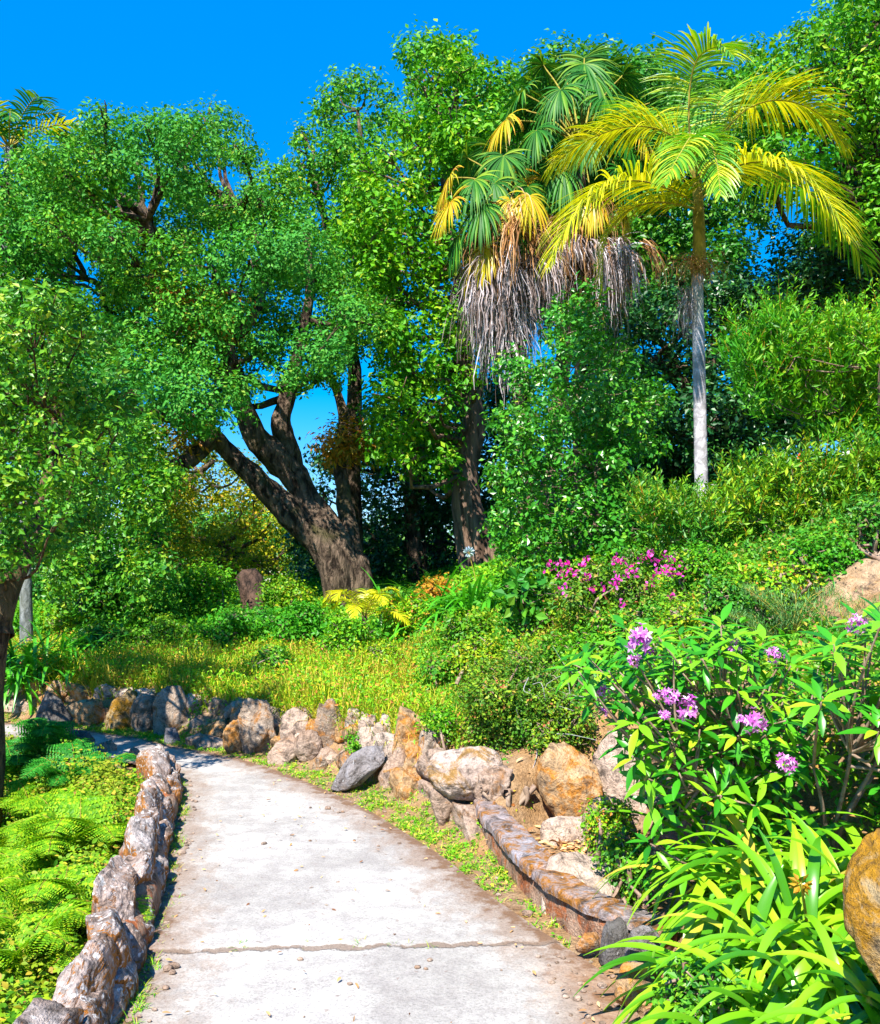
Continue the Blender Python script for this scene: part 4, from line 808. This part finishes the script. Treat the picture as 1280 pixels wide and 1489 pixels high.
hill = [((905, 960), (905, 870), 55, 'hill', 'small pink flecked bush between the azalea and the rhododendron', 230), ((985, 960), (985, 880), 55, 'yellowgreen', 'yellow leaved bush in the middle of the hillside', 231), ((1060, 930), (1060, 840), 60, 'green', 'mid green bush below the foot of the slender palm', 232),
        ((1130, 900), (1130, 810), 60, 'cover', 'mixed bush with an orange seed head on the upper hillside', 233), ((860, 1000), (860, 915), 60, 'lime', 'light green small leaved bush left of the magenta flower head', 234), ((1200, 860), (1200, 770), 60, 'lime', 'light green bush directly above the sandy outcrop', 235),
        ((1000, 1030), (1000, 950), 60, 'hill', 'speckled low bush hidden behind the rhododendron', 236), ((1290, 820), (1290, 720), 50, 'green', 'green bush cut by the right edge above the sandy outcrop', 237), ((940, 850), (940, 790), 40, 'green', 'green bush at the left foot of the wide flowering shrub', 238),
        ((1015, 870), (1015, 790), 50, 'lime', 'bright bush covering the lowest part of the slender palm trunk', 239), ((700, 985), (700, 925), 50, 'yellowgreen', 'yellow tipped bush left of the tangled azalea', 240), ((815, 985), (815, 920), 50, 'hill', 'brownish green bush above the tangled azalea', 241)]
for (x, pb), (_, pt), hw, mt, lab, sd in hill:
    bush2('hillside_bush', lab, x, pb, pt, hw, mt, sd, n=12, dens=620, per=9, leaf=.038, spread=.042, group='bushes on the hillside')
# orange seed head
mbx = MB(); r = np.random.default_rng(77)
for a, b in [(1110, 812), (1122, 822), (1100, 835), (1135, 818), (1095, 828)]:
    c = W(a, b, 8.3); q = sph(r, 60); mbx.add(*place(KITE[0], KITE[1], c + q * .045, q, sph(r, 60), .03))
o = mbx.build('seed_head', M['orange'], None, False); tag(o, 'fluffy orange brown seed heads on the hillside below the white flowered shrub', 'seed heads')

# feathery asparagus like sprays
def spray(label, px, pb, n, L, seed, cat='feathery plant'):
    r = np.random.default_rng(seed); b = hit(px, pb); t = thing('feathery_plant', label, cat, b); az = r.uniform(0, 6.28, n)
    mb = MB(); lv = MB()
    for k in range(n):
        d = A([math.cos(az[k]) * .5, math.sin(az[k]) * .5, 1.]); P = [b, b + d * L * .5 + r.normal(size=3) * .04, b + d * L * .8 + A([math.cos(az[k]), math.sin(az[k]), .1]) * L * .3]
        pts = branch(mb, P, .004, .0015, 12, 4); m = 140; i = r.integers(3, 12, m); base = pts[i] + r.normal(size=(m, 3)) * .02
        lv.add(*strips(base, sph(r, m) + A([0, 0, .3]), A([.1, .2, 1.]), .06, .004, .5, 2))
    mb.build('stem', M['rachis'], t); lv.build('foliage', M['feather'], t, False)
spray('feathery blue green plant on the dry slope left of the sandy outcrop', 1150, 930, 16, .42, 81)
spray('wispy feathery plant in front of the sandy outcrop by the right edge', 1240, 945, 10, .38, 82)
spray('small feathery plant above the rhododendron flower buds', 1105, 950, 10, .32, 83)

def strapclump(name, label, b, n, L, w, mat, seed, cat, spread=.08, nseg=9, grav=2.4, group=None, parts=True, lean=(0, 0)):
    r = np.random.default_rng(seed); t = thing(name, label, cat, b, group)
    az = r.uniform(0, 6.283, n); el = r.uniform(.55, 1.35, n); d = np.c_[np.cos(az) * np.cos(el) + lean[0], np.sin(az) * np.cos(el) + lean[1], np.sin(el)]
    base = b + np.c_[r.normal(size=(n, 2)) * spread, np.full(n, -.02)]; up = unit(np.c_[-np.cos(az), -np.sin(az), np.full(n, .25)])
    V, F = strips(base, d, up, L * r.uniform(.65, 1.15, n), w * r.uniform(.75, 1.15, n), grav * r.uniform(.6, 1.35, n), nseg, .32, lambda t: (.72 + .6 * t if t < .35 else .93 - .05 * t) * (1 if t < .72 else max(.05, (1 - t) / .28) ** .7))
    obj('foliage', V, F, M[mat], t)
    return t
for i, (px, pb, lab) in enumerate([(660, 915, 'clump of long arching strap leaves to the left of the drooping leaved shrub'), (695, 905, 'strap leaf clump with a pale blue flower stalk before the reddish trunk'), (625, 920, 'thinner strap leaf clump beside the mottled shrub'),
                                   (35, 985, 'deep green strap leaf clump at the far left above the bank'), (70, 975, 'arching strap leaf clump right of the far left clump')]):
    b = hit(px, pb); strapclump('agapanthus_plant', lab, b, 170, 1.2 if i < 3 else .9, .045, 'strapfar', 90 + i, 'strap leaf plant', .28, 7, 2.2, 'far strap leaf plants')
b = hit(695, 905); fl = thing('agapanthus_flower', 'pale blue flower ball on a thin stalk in front of the reddish trunk', 'flower', b)
mb = MB(); e = W(682, 803, b[1]); branch(mb, [b, (b + e) / 2 + A([.05, 0, 0]), e], .008, .005, 8, 5); mb.build('stem', M['rachis'], fl)
M['blue'] = leafmat('pale blue petals', [(0, (.25, .35, .8)), (1, (.5, .6, .9))], .3)
q = sph(r, 60); obj('blossom', *place(KITE[0], KITE[1], e + q * .03, q, sph(r, 60), .06), M['blue'], fl, smooth=False)

# little yellow palm, and the palm beyond the left trees
def littlepalm(label, b, H, L, n, mat, seed, w=.02, name='small_palm', trunk=True):
    r = np.random.default_rng(seed); t = thing(name, label, 'palm tree', b); top = b + A([0, 0, H])
    mb = MB(); branch(mb, [b - A([0, 0, .1]), (b + top) / 2 + A([.02, 0, 0]), top], .05 if H < 2 else .13, .04 if H < 2 else .1, 10, 10); mb.build('trunk', M['oakbark'] if H < 2 else M['bluebark'], t)
    for k in range(n):
        a = k / n * 6.283 + r.uniform(-.2, .2); e = r.uniform(.2, 1.1); d = A([math.cos(a) * math.cos(e), math.sin(a) * math.cos(e), math.sin(e)])
        P = [top, top + d * L * .5, top + d * L * .8 + A([math.cos(a), math.sin(a), 0]) * L * .15 - A([0, 0, L * .1]), top + d * L * .9 + A([math.cos(a), math.sin(a), 0]) * L * .3 - A([0, 0, L * .35])]
        frond(P, M[mat if (k % 3 and H < 2) or (k % 5 and H >= 2) else 'kingpalm'], L * .3, 26, w, gr=.8, r0=.008 if H < 2 else .02, parent=t)
b = hit(530, 950); littlepalm('little palm with yellow feather fronds standing in the bank grass', b, .5, .62, 11, 'kingpalm', 95)
b = hit(632, 900); littlepalm('stemless golden feather palm beside the big oak roots', b, .1, .55, 8, 'kinggreen', 96)
lp = gbase(-8, 920, 21); littlepalm('tall feather palm rising behind the upper left tree', lp, W(0, 215, 21)[2] - lp[2], 1.7, 13, 'fan', 97, .05, 'feather_palm')
lp2 = gbase(90, 900, 23); littlepalm('palm with a yellow frond showing over the left tree crown', lp2, W(85, 250, 23)[2] - lp2[2], 1.2, 10, 'fan', 98, .05, 'feather_palm')
# trunks standing in the shade at the left
b = gbase(40, 930, 13.5); t = thing('bare_trunk', 'smooth blue grey trunk standing behind the strap leaves at the far left', 'tree trunk', b); mb = MB(); branch(mb, [b, W(38, 850, 13.5), W(36, 760, 13.5), W(32, 600, 13.6)], .10, .06, 20, 12, 0, .05, 2); mb.build('trunk', M['bluebark'], t)
b = gbase(375, 905, 16.5); t = thing('tree_stump', 'charred brown leaning tree stump under the oak', 'tree stump', b); mb = MB(); branch(mb, [b, W(368, 870, 16.5), W(360, 845, 16.5), W(355, 834, 16.5)], .27, .19, 14, 14, .05, .45, 3); mb.build('trunk', M['charred'], t)

# ------------------------------------------------------------------ ferns on the left slope
def fern(label, b, n, L, mat, seed, lean=None):
    r = np.random.default_rng(seed); t = thing('fern', label, 'fern', b, 'ferns on the slope'); st = MB()
    for k in range(n):
        a = k / n * 6.283 + r.uniform(-.3, .3); e = r.uniform(.75, 1.4); l = L * r.uniform(.7, 1.15); d = A([math.cos(a) * math.cos(e), math.sin(a) * math.cos(e), math.sin(e)]); h = A([math.cos(a), math.sin(a), 0])
        P = smoothpts([b, b + d * l * .45, b + d * l * .75 + h * l * .12 - A([0, 0, .05 * l]), b + d * l * .9 + h * l * .35 - A([0, 0, .28 * l])], 40); st.add(*tube(P, np.linspace(.0035, .001, 40), 4))
        tn = unit(np.gradient(P, axis=0)); m = 24; kk = np.linspace(.22, .985, m); i = (kk * 39).astype(int); T = tn[i]; up = unit(A([0, 0, 1.]) - T * T[:, 2:3] + 1e-3); S = np.cross(T, up)
        pl = l * .34 * np.sin(np.clip((1 - (kk - .22) / .78), 0, 1) ** .8 * math.pi * .55 + .08) ; mbf = MB()
        for s in (1, -1):
            pd = unit(S * s + T * .35 - up * .12 + r.normal(size=(m, 3)) * .05); q = 9
            for j in range(q):
                u = (j + .7) / q; base = P[i] + pd * (pl * u)[:, None] - up * (pl * .12 * u * u)[:, None]; sz = pl * .24 * (1 - u * .75)
                for s2 in (1, -1):
                    ax = unit(np.cross(up, pd)) * s2; mbf.add(*place(KITE[0], KITE[1], base, unit(ax + pd * .5 - up * .1), up + r.normal(size=(m, 3)) * .12, sz, 1.5))
        mbf.build('frond', M[mat], t, False)
    st.build('stem', M['rachis'], t)
FE = [(50, 1190, 'fern', 'large sunlit fern below the shaded ferns on the left slope'), (70, 1105, 'fernshade', 'dark green fern in the shade under the pointed standing stone'), (25, 1130, 'fernshade', 'shaded fern right beside the near tree trunk'), (110, 1145, 'fernshade', 'deep green fern with a long frond reaching the ground cover'),
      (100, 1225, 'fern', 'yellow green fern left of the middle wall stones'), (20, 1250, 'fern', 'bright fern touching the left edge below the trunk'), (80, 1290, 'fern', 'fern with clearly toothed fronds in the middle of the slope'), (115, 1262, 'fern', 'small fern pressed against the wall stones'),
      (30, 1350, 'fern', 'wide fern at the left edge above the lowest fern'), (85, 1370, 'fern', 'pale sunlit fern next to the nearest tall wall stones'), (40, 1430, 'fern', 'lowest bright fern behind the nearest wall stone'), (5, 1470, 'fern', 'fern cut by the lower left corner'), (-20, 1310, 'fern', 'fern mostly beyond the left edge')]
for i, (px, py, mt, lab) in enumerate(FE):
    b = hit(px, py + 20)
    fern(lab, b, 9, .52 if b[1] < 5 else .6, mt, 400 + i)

# ------------------------------------------------------------------ stuff: ground cover, grass, litter
def scatter(r, n, poly=None, mask=None, box=None):
    out = []
    lo, hi = (A(box[0]), A(box[1])); P = lo + (hi - lo) * r.random((n * 2, 2)); ins, dl, dr = regions(P)
    k = mask(P, ins, dl, dr) & ~ins; P = P[k]; return np.c_[P, height(P)], dl[k], dr[k]
r = np.random.default_rng(90)
# leafy cover of the slope behind the left wall
P, dl, dr = scatter(r, 40000, mask=lambda P, i, dl, dr: (dl < dr) & (dl > .2) & (dl < 1.25) & (P[:, 1] < 9.3) & (P[:, 0] > -6), box=((-6, 1.5), (-1, 9.3)))
hgt_ = (.08 + .24 * r.random(len(P)) * sstep(1.6, .5, dl) + .30 * np.clip(nz(P, 1.8, 4), 0, 1) * sstep(2., .5, dl)) * sstep(.15, .5, dl); k = np.repeat(np.arange(len(P)), 5)
pos = P[k] + r.normal(size=(len(k), 3)) * A([.045, .045, .02]) + A([0, 0, 1.]) * (hgt_[k] * r.random(len(k)) ** .5)[:, None]
o = obj('ground_cover', *place(OVAL[0], OVAL[1], pos, sph(r, len(k)) * A([1, 1, .3]) + A([.15, -.2, 0]), A([0, -.3, 1.]) + r.normal(size=(len(k), 3)) * .5, .034 * r.uniform(.4, 1.3, len(k)), 1.9), M['slope'], None, smooth=False)
tag(o, 'low leafy plants covering the slope behind the left wall', 'ground cover', kind='stuff')
# bank meadow grass
P, dl, dr = scatter(r, 60000, mask=lambda P, i, dl, dr: (dr < dl) & (dr > .55) & (dr < 6.5) & (P[:, 1] > 7.0) & (P[:, 0] < 1.2 - .0 * P[:, 1]), box=((-9, 7.0), (1.2, 16)))
P = P[nz(P, 1.4, 3) * .5 + r.random(len(P)) > .12]
n = len(P); az = r.uniform(0, 6.283, n); tall = .12 + .22 * np.clip(nz(P, .8, 2) + .5, 0, 1)
V, F = strips(P, np.c_[np.cos(az) * .35, np.sin(az) * .35, np.ones(n)], np.c_[-np.sin(az), np.cos(az), np.zeros(n) + .01] * 0 + np.c_[np.cos(az), np.sin(az), np.full(n, .1)], tall * r.uniform(.5, 1.2, n), .008 + .003 * (P[:, 1] - 7), r.uniform(.3, 2, n), 3)
tag(obj('meadow_grass', V, F, M['grass'], smooth=False), 'yellow green meadow grass growing on the bank above the rocks', 'grass', kind='stuff')
m = r.random(n) < .16; Q = P[m] + A([0, 0, 1.]) * (tall[m] * r.uniform(.3, .95, m.sum()))[:, None]; k = np.repeat(np.arange(len(Q)), 5)
tag(obj('meadow_weeds', *place(KITE[0], KITE[1], Q[k] + r.normal(size=(len(k), 3)) * .035, sph(r, len(k)), sph(r, len(k)) + A([0, -.2, .9]), .038 * r.uniform(.6, 1.4, len(k))), M['cover'], smooth=False), 'small leafy weeds among the bank grass', 'weeds', kind='stuff')
# shady undergrowth below the trees
P, dl, dr = scatter(r, 26000, mask=lambda P, i, dl, dr: (dr < dl) & (dr > 3.5) & (P[:, 1] > 12.2), box=((-14, 12.2), (6, 25)))
P = P[nz(P, .7, 3) * .6 + r.random(len(P)) > .15]; k = np.repeat(np.arange(len(P)), 5); hh = .1 + .35 * np.clip(nz(P, .6, 1) + .4, 0, 1)
pos = P[k] + r.normal(size=(len(k), 3)) * A([.1, .1, .03]) + A([0, 0, 1.]) * (hh[k] * r.random(len(k)) ** .6)[:, None]
tag(obj('shady_undergrowth', *place(KITE[0], KITE[1], pos, sph(r, len(k)), A([0, -.5, 1.]) + r.normal(size=(len(k), 3)) * .5, .085 * r.uniform(.6, 1.3, len(k)), 1.3), M['lime'], smooth=False), 'mixed undergrowth below the trees', 'undergrowth', kind='stuff')
# hillside undergrowth
P, dl, dr = scatter(r, 34000, mask=lambda P, i, dl, dr: (dr < dl) & (dr > 1.1) & (P[:, 0] > -.2) & (P[:, 1] > 4.2) & ((P[:, 0] < 2.6 + .0 * P[:, 1]) | (P[:, 1] > 8)), box=((-.2, 4.2), (8, 15)))
P = P[nz(P, 1.1, 4) * .6 + r.random(len(P)) > .42]; P = P[~((P[:, 0] < 1.9) & (P[:, 1] < 6.6))]
k = np.repeat(np.arange(len(P)), 7); hh = .05 + .20 * np.clip(nz(P, .9, 5) + .5, 0, 1)
pos = P[k] + r.normal(size=(len(k), 3)) * A([.06, .06, .02]) + A([0, 0, 1.]) * (hh[k] * r.random(len(k)) ** .6)[:, None]
tag(obj('hillside_undergrowth', *place(KITE[0], KITE[1], pos, sph(r, len(k)), A([0, -.4, 1.]) + r.normal(size=(len(k), 3)) * .5, .045 * r.uniform(.6, 1.3, len(k)), 1.2), M['hill'], smooth=False), 'tangled yellow green undergrowth on the hillside', 'undergrowth', kind='stuff')
# verge tufts on both sides of the path
def tufts(name, lab, n, mask, box, L, seed, w=.005, clump=.0):
    r = np.random.default_rng(seed); P, dl, dr = scatter(r, n, mask=mask, box=box); P = P[nz(P, 2.2, 6) * .55 + r.random(len(P)) * .9 > .45]
    k = np.repeat(np.arange(len(P)), 14); Q = P[k] + r.normal(size=(len(k), 3)) * A([.018, .018, 0]); n = len(Q); az = r.uniform(0, 6.283, n)
    V, F = strips(Q, np.c_[np.cos(az) * .7, np.sin(az) * .7, np.ones(n)], np.c_[np.cos(az), np.sin(az), np.full(n, .1)], L * r.uniform(.4, 1.2, n), w, r.uniform(.5, 2.5, n), 3)
    k2 = np.repeat(np.arange(len(P)), 3); lf = place(KITE[0], KITE[1], P[k2] + r.normal(size=(len(k2), 3)) * A([.02, .02, .0]) + A([0, 0, .015]), sph(r, len(k2)) * A([1, 1, .3]), A([0, 0, 1.]) + r.normal(size=(len(k2), 3)) * .4, .025, 1.4)
    m = MB(); m.add(V, F); m.add(*lf); o = m.build(name, M['tuft'], None, False); tag(o, lab, 'grass', kind='stuff')
tufts('verge_grass', 'short grass and weeds along the right side of the path', 15000, lambda P, i, dl, dr: (dr < dl) & (dr > .02) & (dr < .50) & ~((P[:, 0] > .60) & (P[:, 1] < 4.4)), ((-6, 4.), (1., 11)), .06, 5)
tufts('wall_foot_grass', 'thin strip of grass at the foot of the left wall', 1500, lambda P, i, dl, dr: (dl < dr) & (dl < .05) & (P[:, 1] < 8.1), ((-2.5, 1.5), (-1, 8.1)), .07, 6)
r = np.random.default_rng(14)
# grass rooted just inside the path edge at the wall
t_ = r.random(420); s_ = seg[:1][0]; pts = A([along(u) for u in np.interp(t_, [0, 1], [seg[30], s1])]); pts = pts[pts[:, 1] > 2.4]; tn = A([.04, 0]); Q = np.c_[pts + r.normal(size=pts.shape) * .018 + A([.035, 0]), np.zeros(len(pts))]
Q = Q[nz(Q, 1.6, 1) + r.random(len(Q)) > .3]; Q = np.vstack([Q, np.c_[r.uniform(-.95, .05, 9), 4.315 + r.normal(size=9) * .015, np.zeros(9)]])
k = np.repeat(np.arange(len(Q)), 16); Q = Q[k] + r.normal(size=(len(k), 3)) * A([.014, .014, 0]); n = len(Q); az = r.uniform(0, 6.283, n)
V, F = strips(Q, np.c_[np.cos(az) * .6, np.sin(az) * .6, np.ones(n)], np.c_[np.cos(az), np.sin(az), np.full(n, .1)], .05 * r.uniform(.4, 1.3, n), .004, r.uniform(.5, 2.5, n), 3)
tag(obj('crack_grass', V, F, M['tuft'], smooth=False), 'small grass tufts growing from the left wall foot and the path joint', 'grass', kind='stuff')
# dry leaves
Q = [np.c_[.92 + r.normal(size=(620, 1)) * .20, 5.75 + r.normal(size=(620, 1)) * .26], np.c_[r.uniform(-1.5, .8, (190, 1)), r.uniform(2.8, 8, (190, 1))], np.c_[r.uniform(.55, .95, (60, 1)), r.uniform(3., 4.3, (60, 1))], np.c_[r.normal(size=(160, 1)) * .5 - .2, r.uniform(6, 8, (160, 1))]]
Q = np.vstack(Q); z = np.maximum(height(Q), np.where(inpoly(Q), .012, -9)); n = len(Q); pos = np.c_[Q, z + .008]
pos[:620, 2] += r.uniform(0, .02, 620)
tag(obj('fallen_leaves', *place(OVAL[0], OVAL[1], pos, sph(r, n) * A([1, 1, .15]), A([0, 0, 1.]) + r.normal(size=(n, 3)) * .35, np.where(np.arange(n) < 620, .055, .028) * r.uniform(.6, 1.3, n), 1.3), M['litter'], smooth=False), 'dry fallen leaves in the hollow and on the path', 'fallen leaves', kind='stuff')
# pebbles and crumbs
mbp = MB(); V0, F0_ = ICO[3]; V0, F0_ = ICO[3]
for k in range(340):
    if k < 150: p = A([r.uniform(.45, 1.0), r.uniform(2.9, 4.25)])
    elif k < 215: p = A([r.uniform(-1.15, .6), r.uniform(3, 7)])
    else: q = along(r.uniform(seg[40], s1)); p = q + A([r.uniform(.02, .14), 0])
    s = r.uniform(.004, .016) * (1 if k % 9 else 1.8); z = .006 if inpoly(p[None])[0] else hgt(*p)
    mbp.add(V0 * A([s, s * r.uniform(.6, 1), s * .6]) * (1 + .2 * nz(V0, 1.5, k % 7))[:, None] + A([*p, z + s * .3]), F0_)
tag(mbp.build('pebbles', M['pinkrock'], None), 'pebbles and crumbs of soil scattered along the path edges', 'pebbles', kind='stuff')

# ------------------------------------------------------------------ rhododendrons
def truss(c, s, r, parent, mat='magenta'):
    mb = MB(); q = sph(r, 19); q = unit(q + A([0, -.4, .4]))
    for v in q:
        b = c + v * s * r.uniform(.3, 1.0); n = 5; side = unit(np.cross(v, sph(r, 1)[0])); up = np.cross(v, side); an = np.arange(5) / 5 * 6.283
        d = np.cos(an)[:, None] * side + np.sin(an)[:, None] * up + v * .55; mb.add(*place(OVAL[0], OVAL[1], np.repeat(b[None], 5, 0), d, np.repeat(v[None], 5, 0), s * .45, 1.3))
    mb.build('flower_cluster', M[mat], parent)
def rhodo(label, base, tips, seed, nleaf=8, leaf=.155, trunk=.022, cat='rhododendron'):
    r = np.random.default_rng(seed); t = thing('rhododendron_bush', label, cat, base); mb = MB()
    forks = []
    for k in range(6):
        e = tips[r.integers(len(tips))]; m = base * .5 + e * .5 + r.normal(size=3) * .05; forks.append(branch(mb, [base, base * .75 + m * .25 + A([0, 0, .06]), m], trunk, trunk * .55, 12, 8, .03))
    nodes = np.vstack([f[4:] for f in forks]); pos = []; D = []; Nn = []; S = []
    for e in tips:
        a = nodes[np.argmin(np.linalg.norm(nodes - e, axis=1) + r.random(len(nodes)) * .1)]; mid = (a + e) / 2 + r.normal(size=3) * .03 - A([0, 0, .03]); pts = branch(mb, [a, mid, e], .008, .0035, 9, 6)
        ax = unit(unit(pts[-1] - pts[-3]) + A([0, 0, .55]) + A([0, -.25, 0])); n = int(nleaf + r.integers(-1, 3)); side = unit(np.cross(ax, A([.3, .9, .1]))); s2 = np.cross(ax, side)
        a0 = r.uniform(0, 6); an = a0 + np.arange(n) * 2.4; rise = np.linspace(-.25, .75, n) + r.normal(size=n) * .12
        d = np.cos(an)[:, None] * side + np.sin(an)[:, None] * s2 + ax * rise[:, None]; d = unit(d)
        pos.append(np.repeat(e[None], n, 0) + ax * np.linspace(-.03, .01, n)[:, None] + d * .018); D.append(d); Nn.append(np.repeat(ax[None], n, 0) + A([0, 0, .5])); S.append(leaf * r.uniform(.7, 1.12, n))
    mb.build('stem', M['twig'], t)
    pos, D, Nn, S = np.vstack(pos), np.vstack(D), np.vstack(Nn), np.concatenate(S)
    obj('foliage', *place(*_ell(.29, 6, .28, .22), pos, D, Nn, S, 1.0), M['rhodo'], t); return t, r
def tipset(poly, Y, dY, n, r, mind=20):
    poly = A(poly, dtype=float); lo, hi = poly.min(0), poly.max(0); out = []; px = []
    while len(out) < n:
        p = lo + (hi - lo) * r.random(2)
        if inpoly(p[None], poly)[0]:
            y = Y + r.uniform(-dY, dY)
            q = W(p[0], p[1], y)
            if all(np.linalg.norm(q - o) > .075 for o in out): out.append(q)
    return out
r = np.random.default_rng(15)
bz = lambda x, y: A([x, y, hgt(x, y)])
poly1 = [(820, 960), (870, 925), (930, 900), (1000, 925), (1060, 905), (1130, 930), (1190, 960), (1225, 1030), (1190, 1110), (1150, 1160), (1080, 1200), (980, 1200), (925, 1160), (910, 1110), (880, 1040), (830, 1010)]
tips = tipset(poly1, 4.6, .5, 215, r)
t, rr = rhodo('rhododendron bush with long glossy leaves and magenta flower heads in the middle right', bz(1.55, 4.75), tips, 301, leaf=.125)
for a, b, s, Y in [(930, 932, .072, 4.1), (922, 962, .035, 4.1), (976, 1013, .045, 4.0), (1000, 1030, .06, 4.0), (968, 1042, .03, 4.), (1098, 1048, .055, 4.), (1078, 1048, .025, 4.), (1142, 1110, .045, 3.95), (1068, 945, .03, 4.1), (1068, 932, .02, 4.1), (1126, 952, .04, 4.1), (872, 1008, .04, 4.2), (878, 1035, .025, 4.2), (955, 1012, .025, 4.1)]:
    truss(W(a, b, Y), s, rr, t)
tips = tipset([(1200, 930), (1240, 900), (1420, 890), (1420, 1090), (1300, 1080), (1240, 1050), (1190, 1020)], 4.15, .45, 90, r)
t, rr = rhodo('second rhododendron at the right edge on a thin bare grey stem', bz(1.78, 4.3), tips, 302, leaf=.13, trunk=.013)
truss(W(1245, 908, 3.8), .042, rr, t)
tips = tipset([(880, 1190), (960, 1180), (1100, 1190), (1260, 1130), (1420, 1120), (1420, 1240), (1200, 1260), (1050, 1280), (900, 1290)], 4.3, .3, 24, r)
t, rr = rhodo('low leafy rhododendron shoots between the bush and the strap leaves', bz(1.5, 4.2), tips, 303, leaf=.11, trunk=.012)

# ------------------------------------------------------------------ near agapanthus bed
AG = [(1150, 1420, 3.3, 'clump low in the bed in front of the dried stalk', 20), (1130, 1235, 4.25, 'back clump under the lowest rhododendron leaves', 24), (1220, 1200, 4.1, 'back clump near the top of the mossy boulder', 22), (1030, 1330, 3.85, 'clump with leaves arching over the lichened stones', 26), (1100, 1290, 4.0, 'upper middle clump under the rhododendron', 26), (1190, 1260, 3.9, 'clump directly left of the top of the mossy boulder', 24), (1060, 1390, 3.55, 'clump in the middle of the bed', 26), (1160, 1360, 3.5, 'clump left of the mossy boulder with a dried stalk', 26),
      (1035, 1440, 3.4, 'lower left clump drooping towards the path', 22), (1110, 1470, 3.15, 'lowest middle clump near the bottom of the view', 26), (1210, 1460, 3.05, 'clump in front of the mossy boulder', 26), (1250, 1330, 3.35, 'dense clump behind the mossy boulder', 20), (1260, 1230, 3.7, 'clump at the right edge above the mossy boulder', 22), (965, 1270, 4.25, 'dark small clump at the upper left of the bed', 26), (1300, 1500, 2.9, 'clump in the lower right corner', 22), (1060, 1540, 3.0, 'clump partly below the bottom of the view', 20)]
for i, (px, py, Y, lab, n) in enumerate(AG):
    c = W(px, py, Y); c[0] += .24 * (px < 1050) + .08 * (px < 1120); g = hgt(c[0], c[1]); b = A([c[0], c[1], g])
    strapclump('agapanthus_plant', 'strap leaf plant, ' + lab, b, n + 30, .72, .046 if i != 13 else .03, 'strap', 500 + i, 'strap leaf plant', .07, 12, 2.5 + .4 * (i % 3), 'strap leaf plants in the near bed', lean=(-.02, -.15))
b = bz(1.4, 3.6); t = thing('dry_flower_stalk', 'dried yellow flower stalk rising from the near strap leaves', 'flower stalk', b); mb = MB(); e = W(1165, 1285, 3.3); branch(mb, [b, (b + e) / 2, e], .007, .005, 8, 6); mb.build('stem', M['rachis'], t)
q = sph(r, 26); obj('blossom', *place(KITE[0], KITE[1], e + q * .012, q, sph(r, 26), .035), M['orange'], t, smooth=False)
# leafy weeds in front of the bed, small shrub by the hollow
for (px, pb, pt, hw, mt, lab, Y, sd, lf) in [(885, 1250, 1160, 34, 'cover', 'thin yellow green bush beside the hollow left of the rhododendron', 5.3, 601, .022), (905, 1310, 1210, 34, 'green', 'small dark leaved shrub at the right rim of the hollow', 4.8, 602, .028), (1020, 1500, 1400, 50, 'green', 'fresh leafy weeds at the foot of the near strap leaves', 3.2, 603, .03), (1120, 1420, 1330, 60, 'lime', 'leafy seedlings growing among the near strap leaves', 3.65, 604, .028),
        (712, 1190, 1095, 28, 'green', 'trailing green plant hanging between the rounded boulder and the ochre boulder', 6.55, 605, .035), (738, 1230, 1150, 26, 'cover', 'small leafy plant growing behind the far end of the kerb wall', 6.2, 606, .03), (640, 1075, 1025, 26, 'lime', 'bright tuft of leaves on the rock left of the tangled azalea', 7.15, 607, .03), (300, 1062, 1005, 30, 'cover', 'leafy patch over the dark rocks at the path bend', 9.9, 608, .04), (520, 1070, 1100, 10, 'lime', 'little green plant in the crack beside the slanting slab', 7.9, 609, .03)]:
    bush2('small_plant', lab, px, max(pb, pt), min(pb, pt), hw, mt, sd, cat='plant', n=9, Y=Y, dens=1300, per=7, leaf=lf, spread=lf * 1.1, group='small plants beside the path')

# ------------------------------------------------------------------ light, sky, camera
S = unit(A([-.24, -.62, .80]))
el = math.asin(S[2]); rot = math.atan2(S[0], S[1])
ld = bpy.data.lights.new('sun', 'SUN'); ld.energy = 4.8; ld.angle = math.radians(.5); ld.color = (1, .94, .83)
sun = bpy.data.objects.new('sun', ld); C.objects.link(sun); sun.rotation_euler = Vector(-S).to_track_quat('-Z', 'Y').to_euler(); sun.location = (-5, -5, 20)
w = bpy.data.worlds.new('World'); bpy.context.scene.world = w; w.use_nodes = True; nt = w.node_tree; nt.nodes.clear(); n = N(nt)
sky = nt.nodes.new('ShaderNodeTexSky'); sky.sky_type = 'NISHITA'; sky.sun_disc = False; sky.sun_elevation = el; sky.sun_rotation = rot; sky.air_density = 1.0; sky.dust_density = .0; sky.ozone_density = 3.
hs = n('HueSaturation', {'Saturation': 1.7, 'Value': 1.0, 'Color': sky.outputs[0]})
col = n.mix(.5, hs.outputs[0], (.0, 1.4, 4.6)); bg = n('Background', {'Color': col, 'Strength': .10}); n('OutputWorld', {'Surface': bg.outputs[0]})
sc = bpy.context.scene; sc.view_settings.view_transform = 'Standard'; sc.view_settings.look = 'None'; sc.view_settings.gamma = 1; sc.view_settings.exposure = 1.42
cd = bpy.data.cameras.new('camera'); cam = bpy.data.objects.new('camera', cd); C.objects.link(cam); sc.camera = cam
cam.location = (0, 0, CAMZ); cam.rotation_euler = (math.pi / 2 + TH, 0, 0); cd.sensor_fit = 'VERTICAL'; cd.sensor_height = 24; cd.lens = 24 * F0 / 1489; cd.clip_end = 5000; cd.clip_start = .05
sc.cycles.max_bounces = 7; sc.cycles.diffuse_bounces = 4; sc.cycles.transmission_bounces = 4; sc.cycles.glossy_bounces = 3

print('LEAVES', NLEAF)
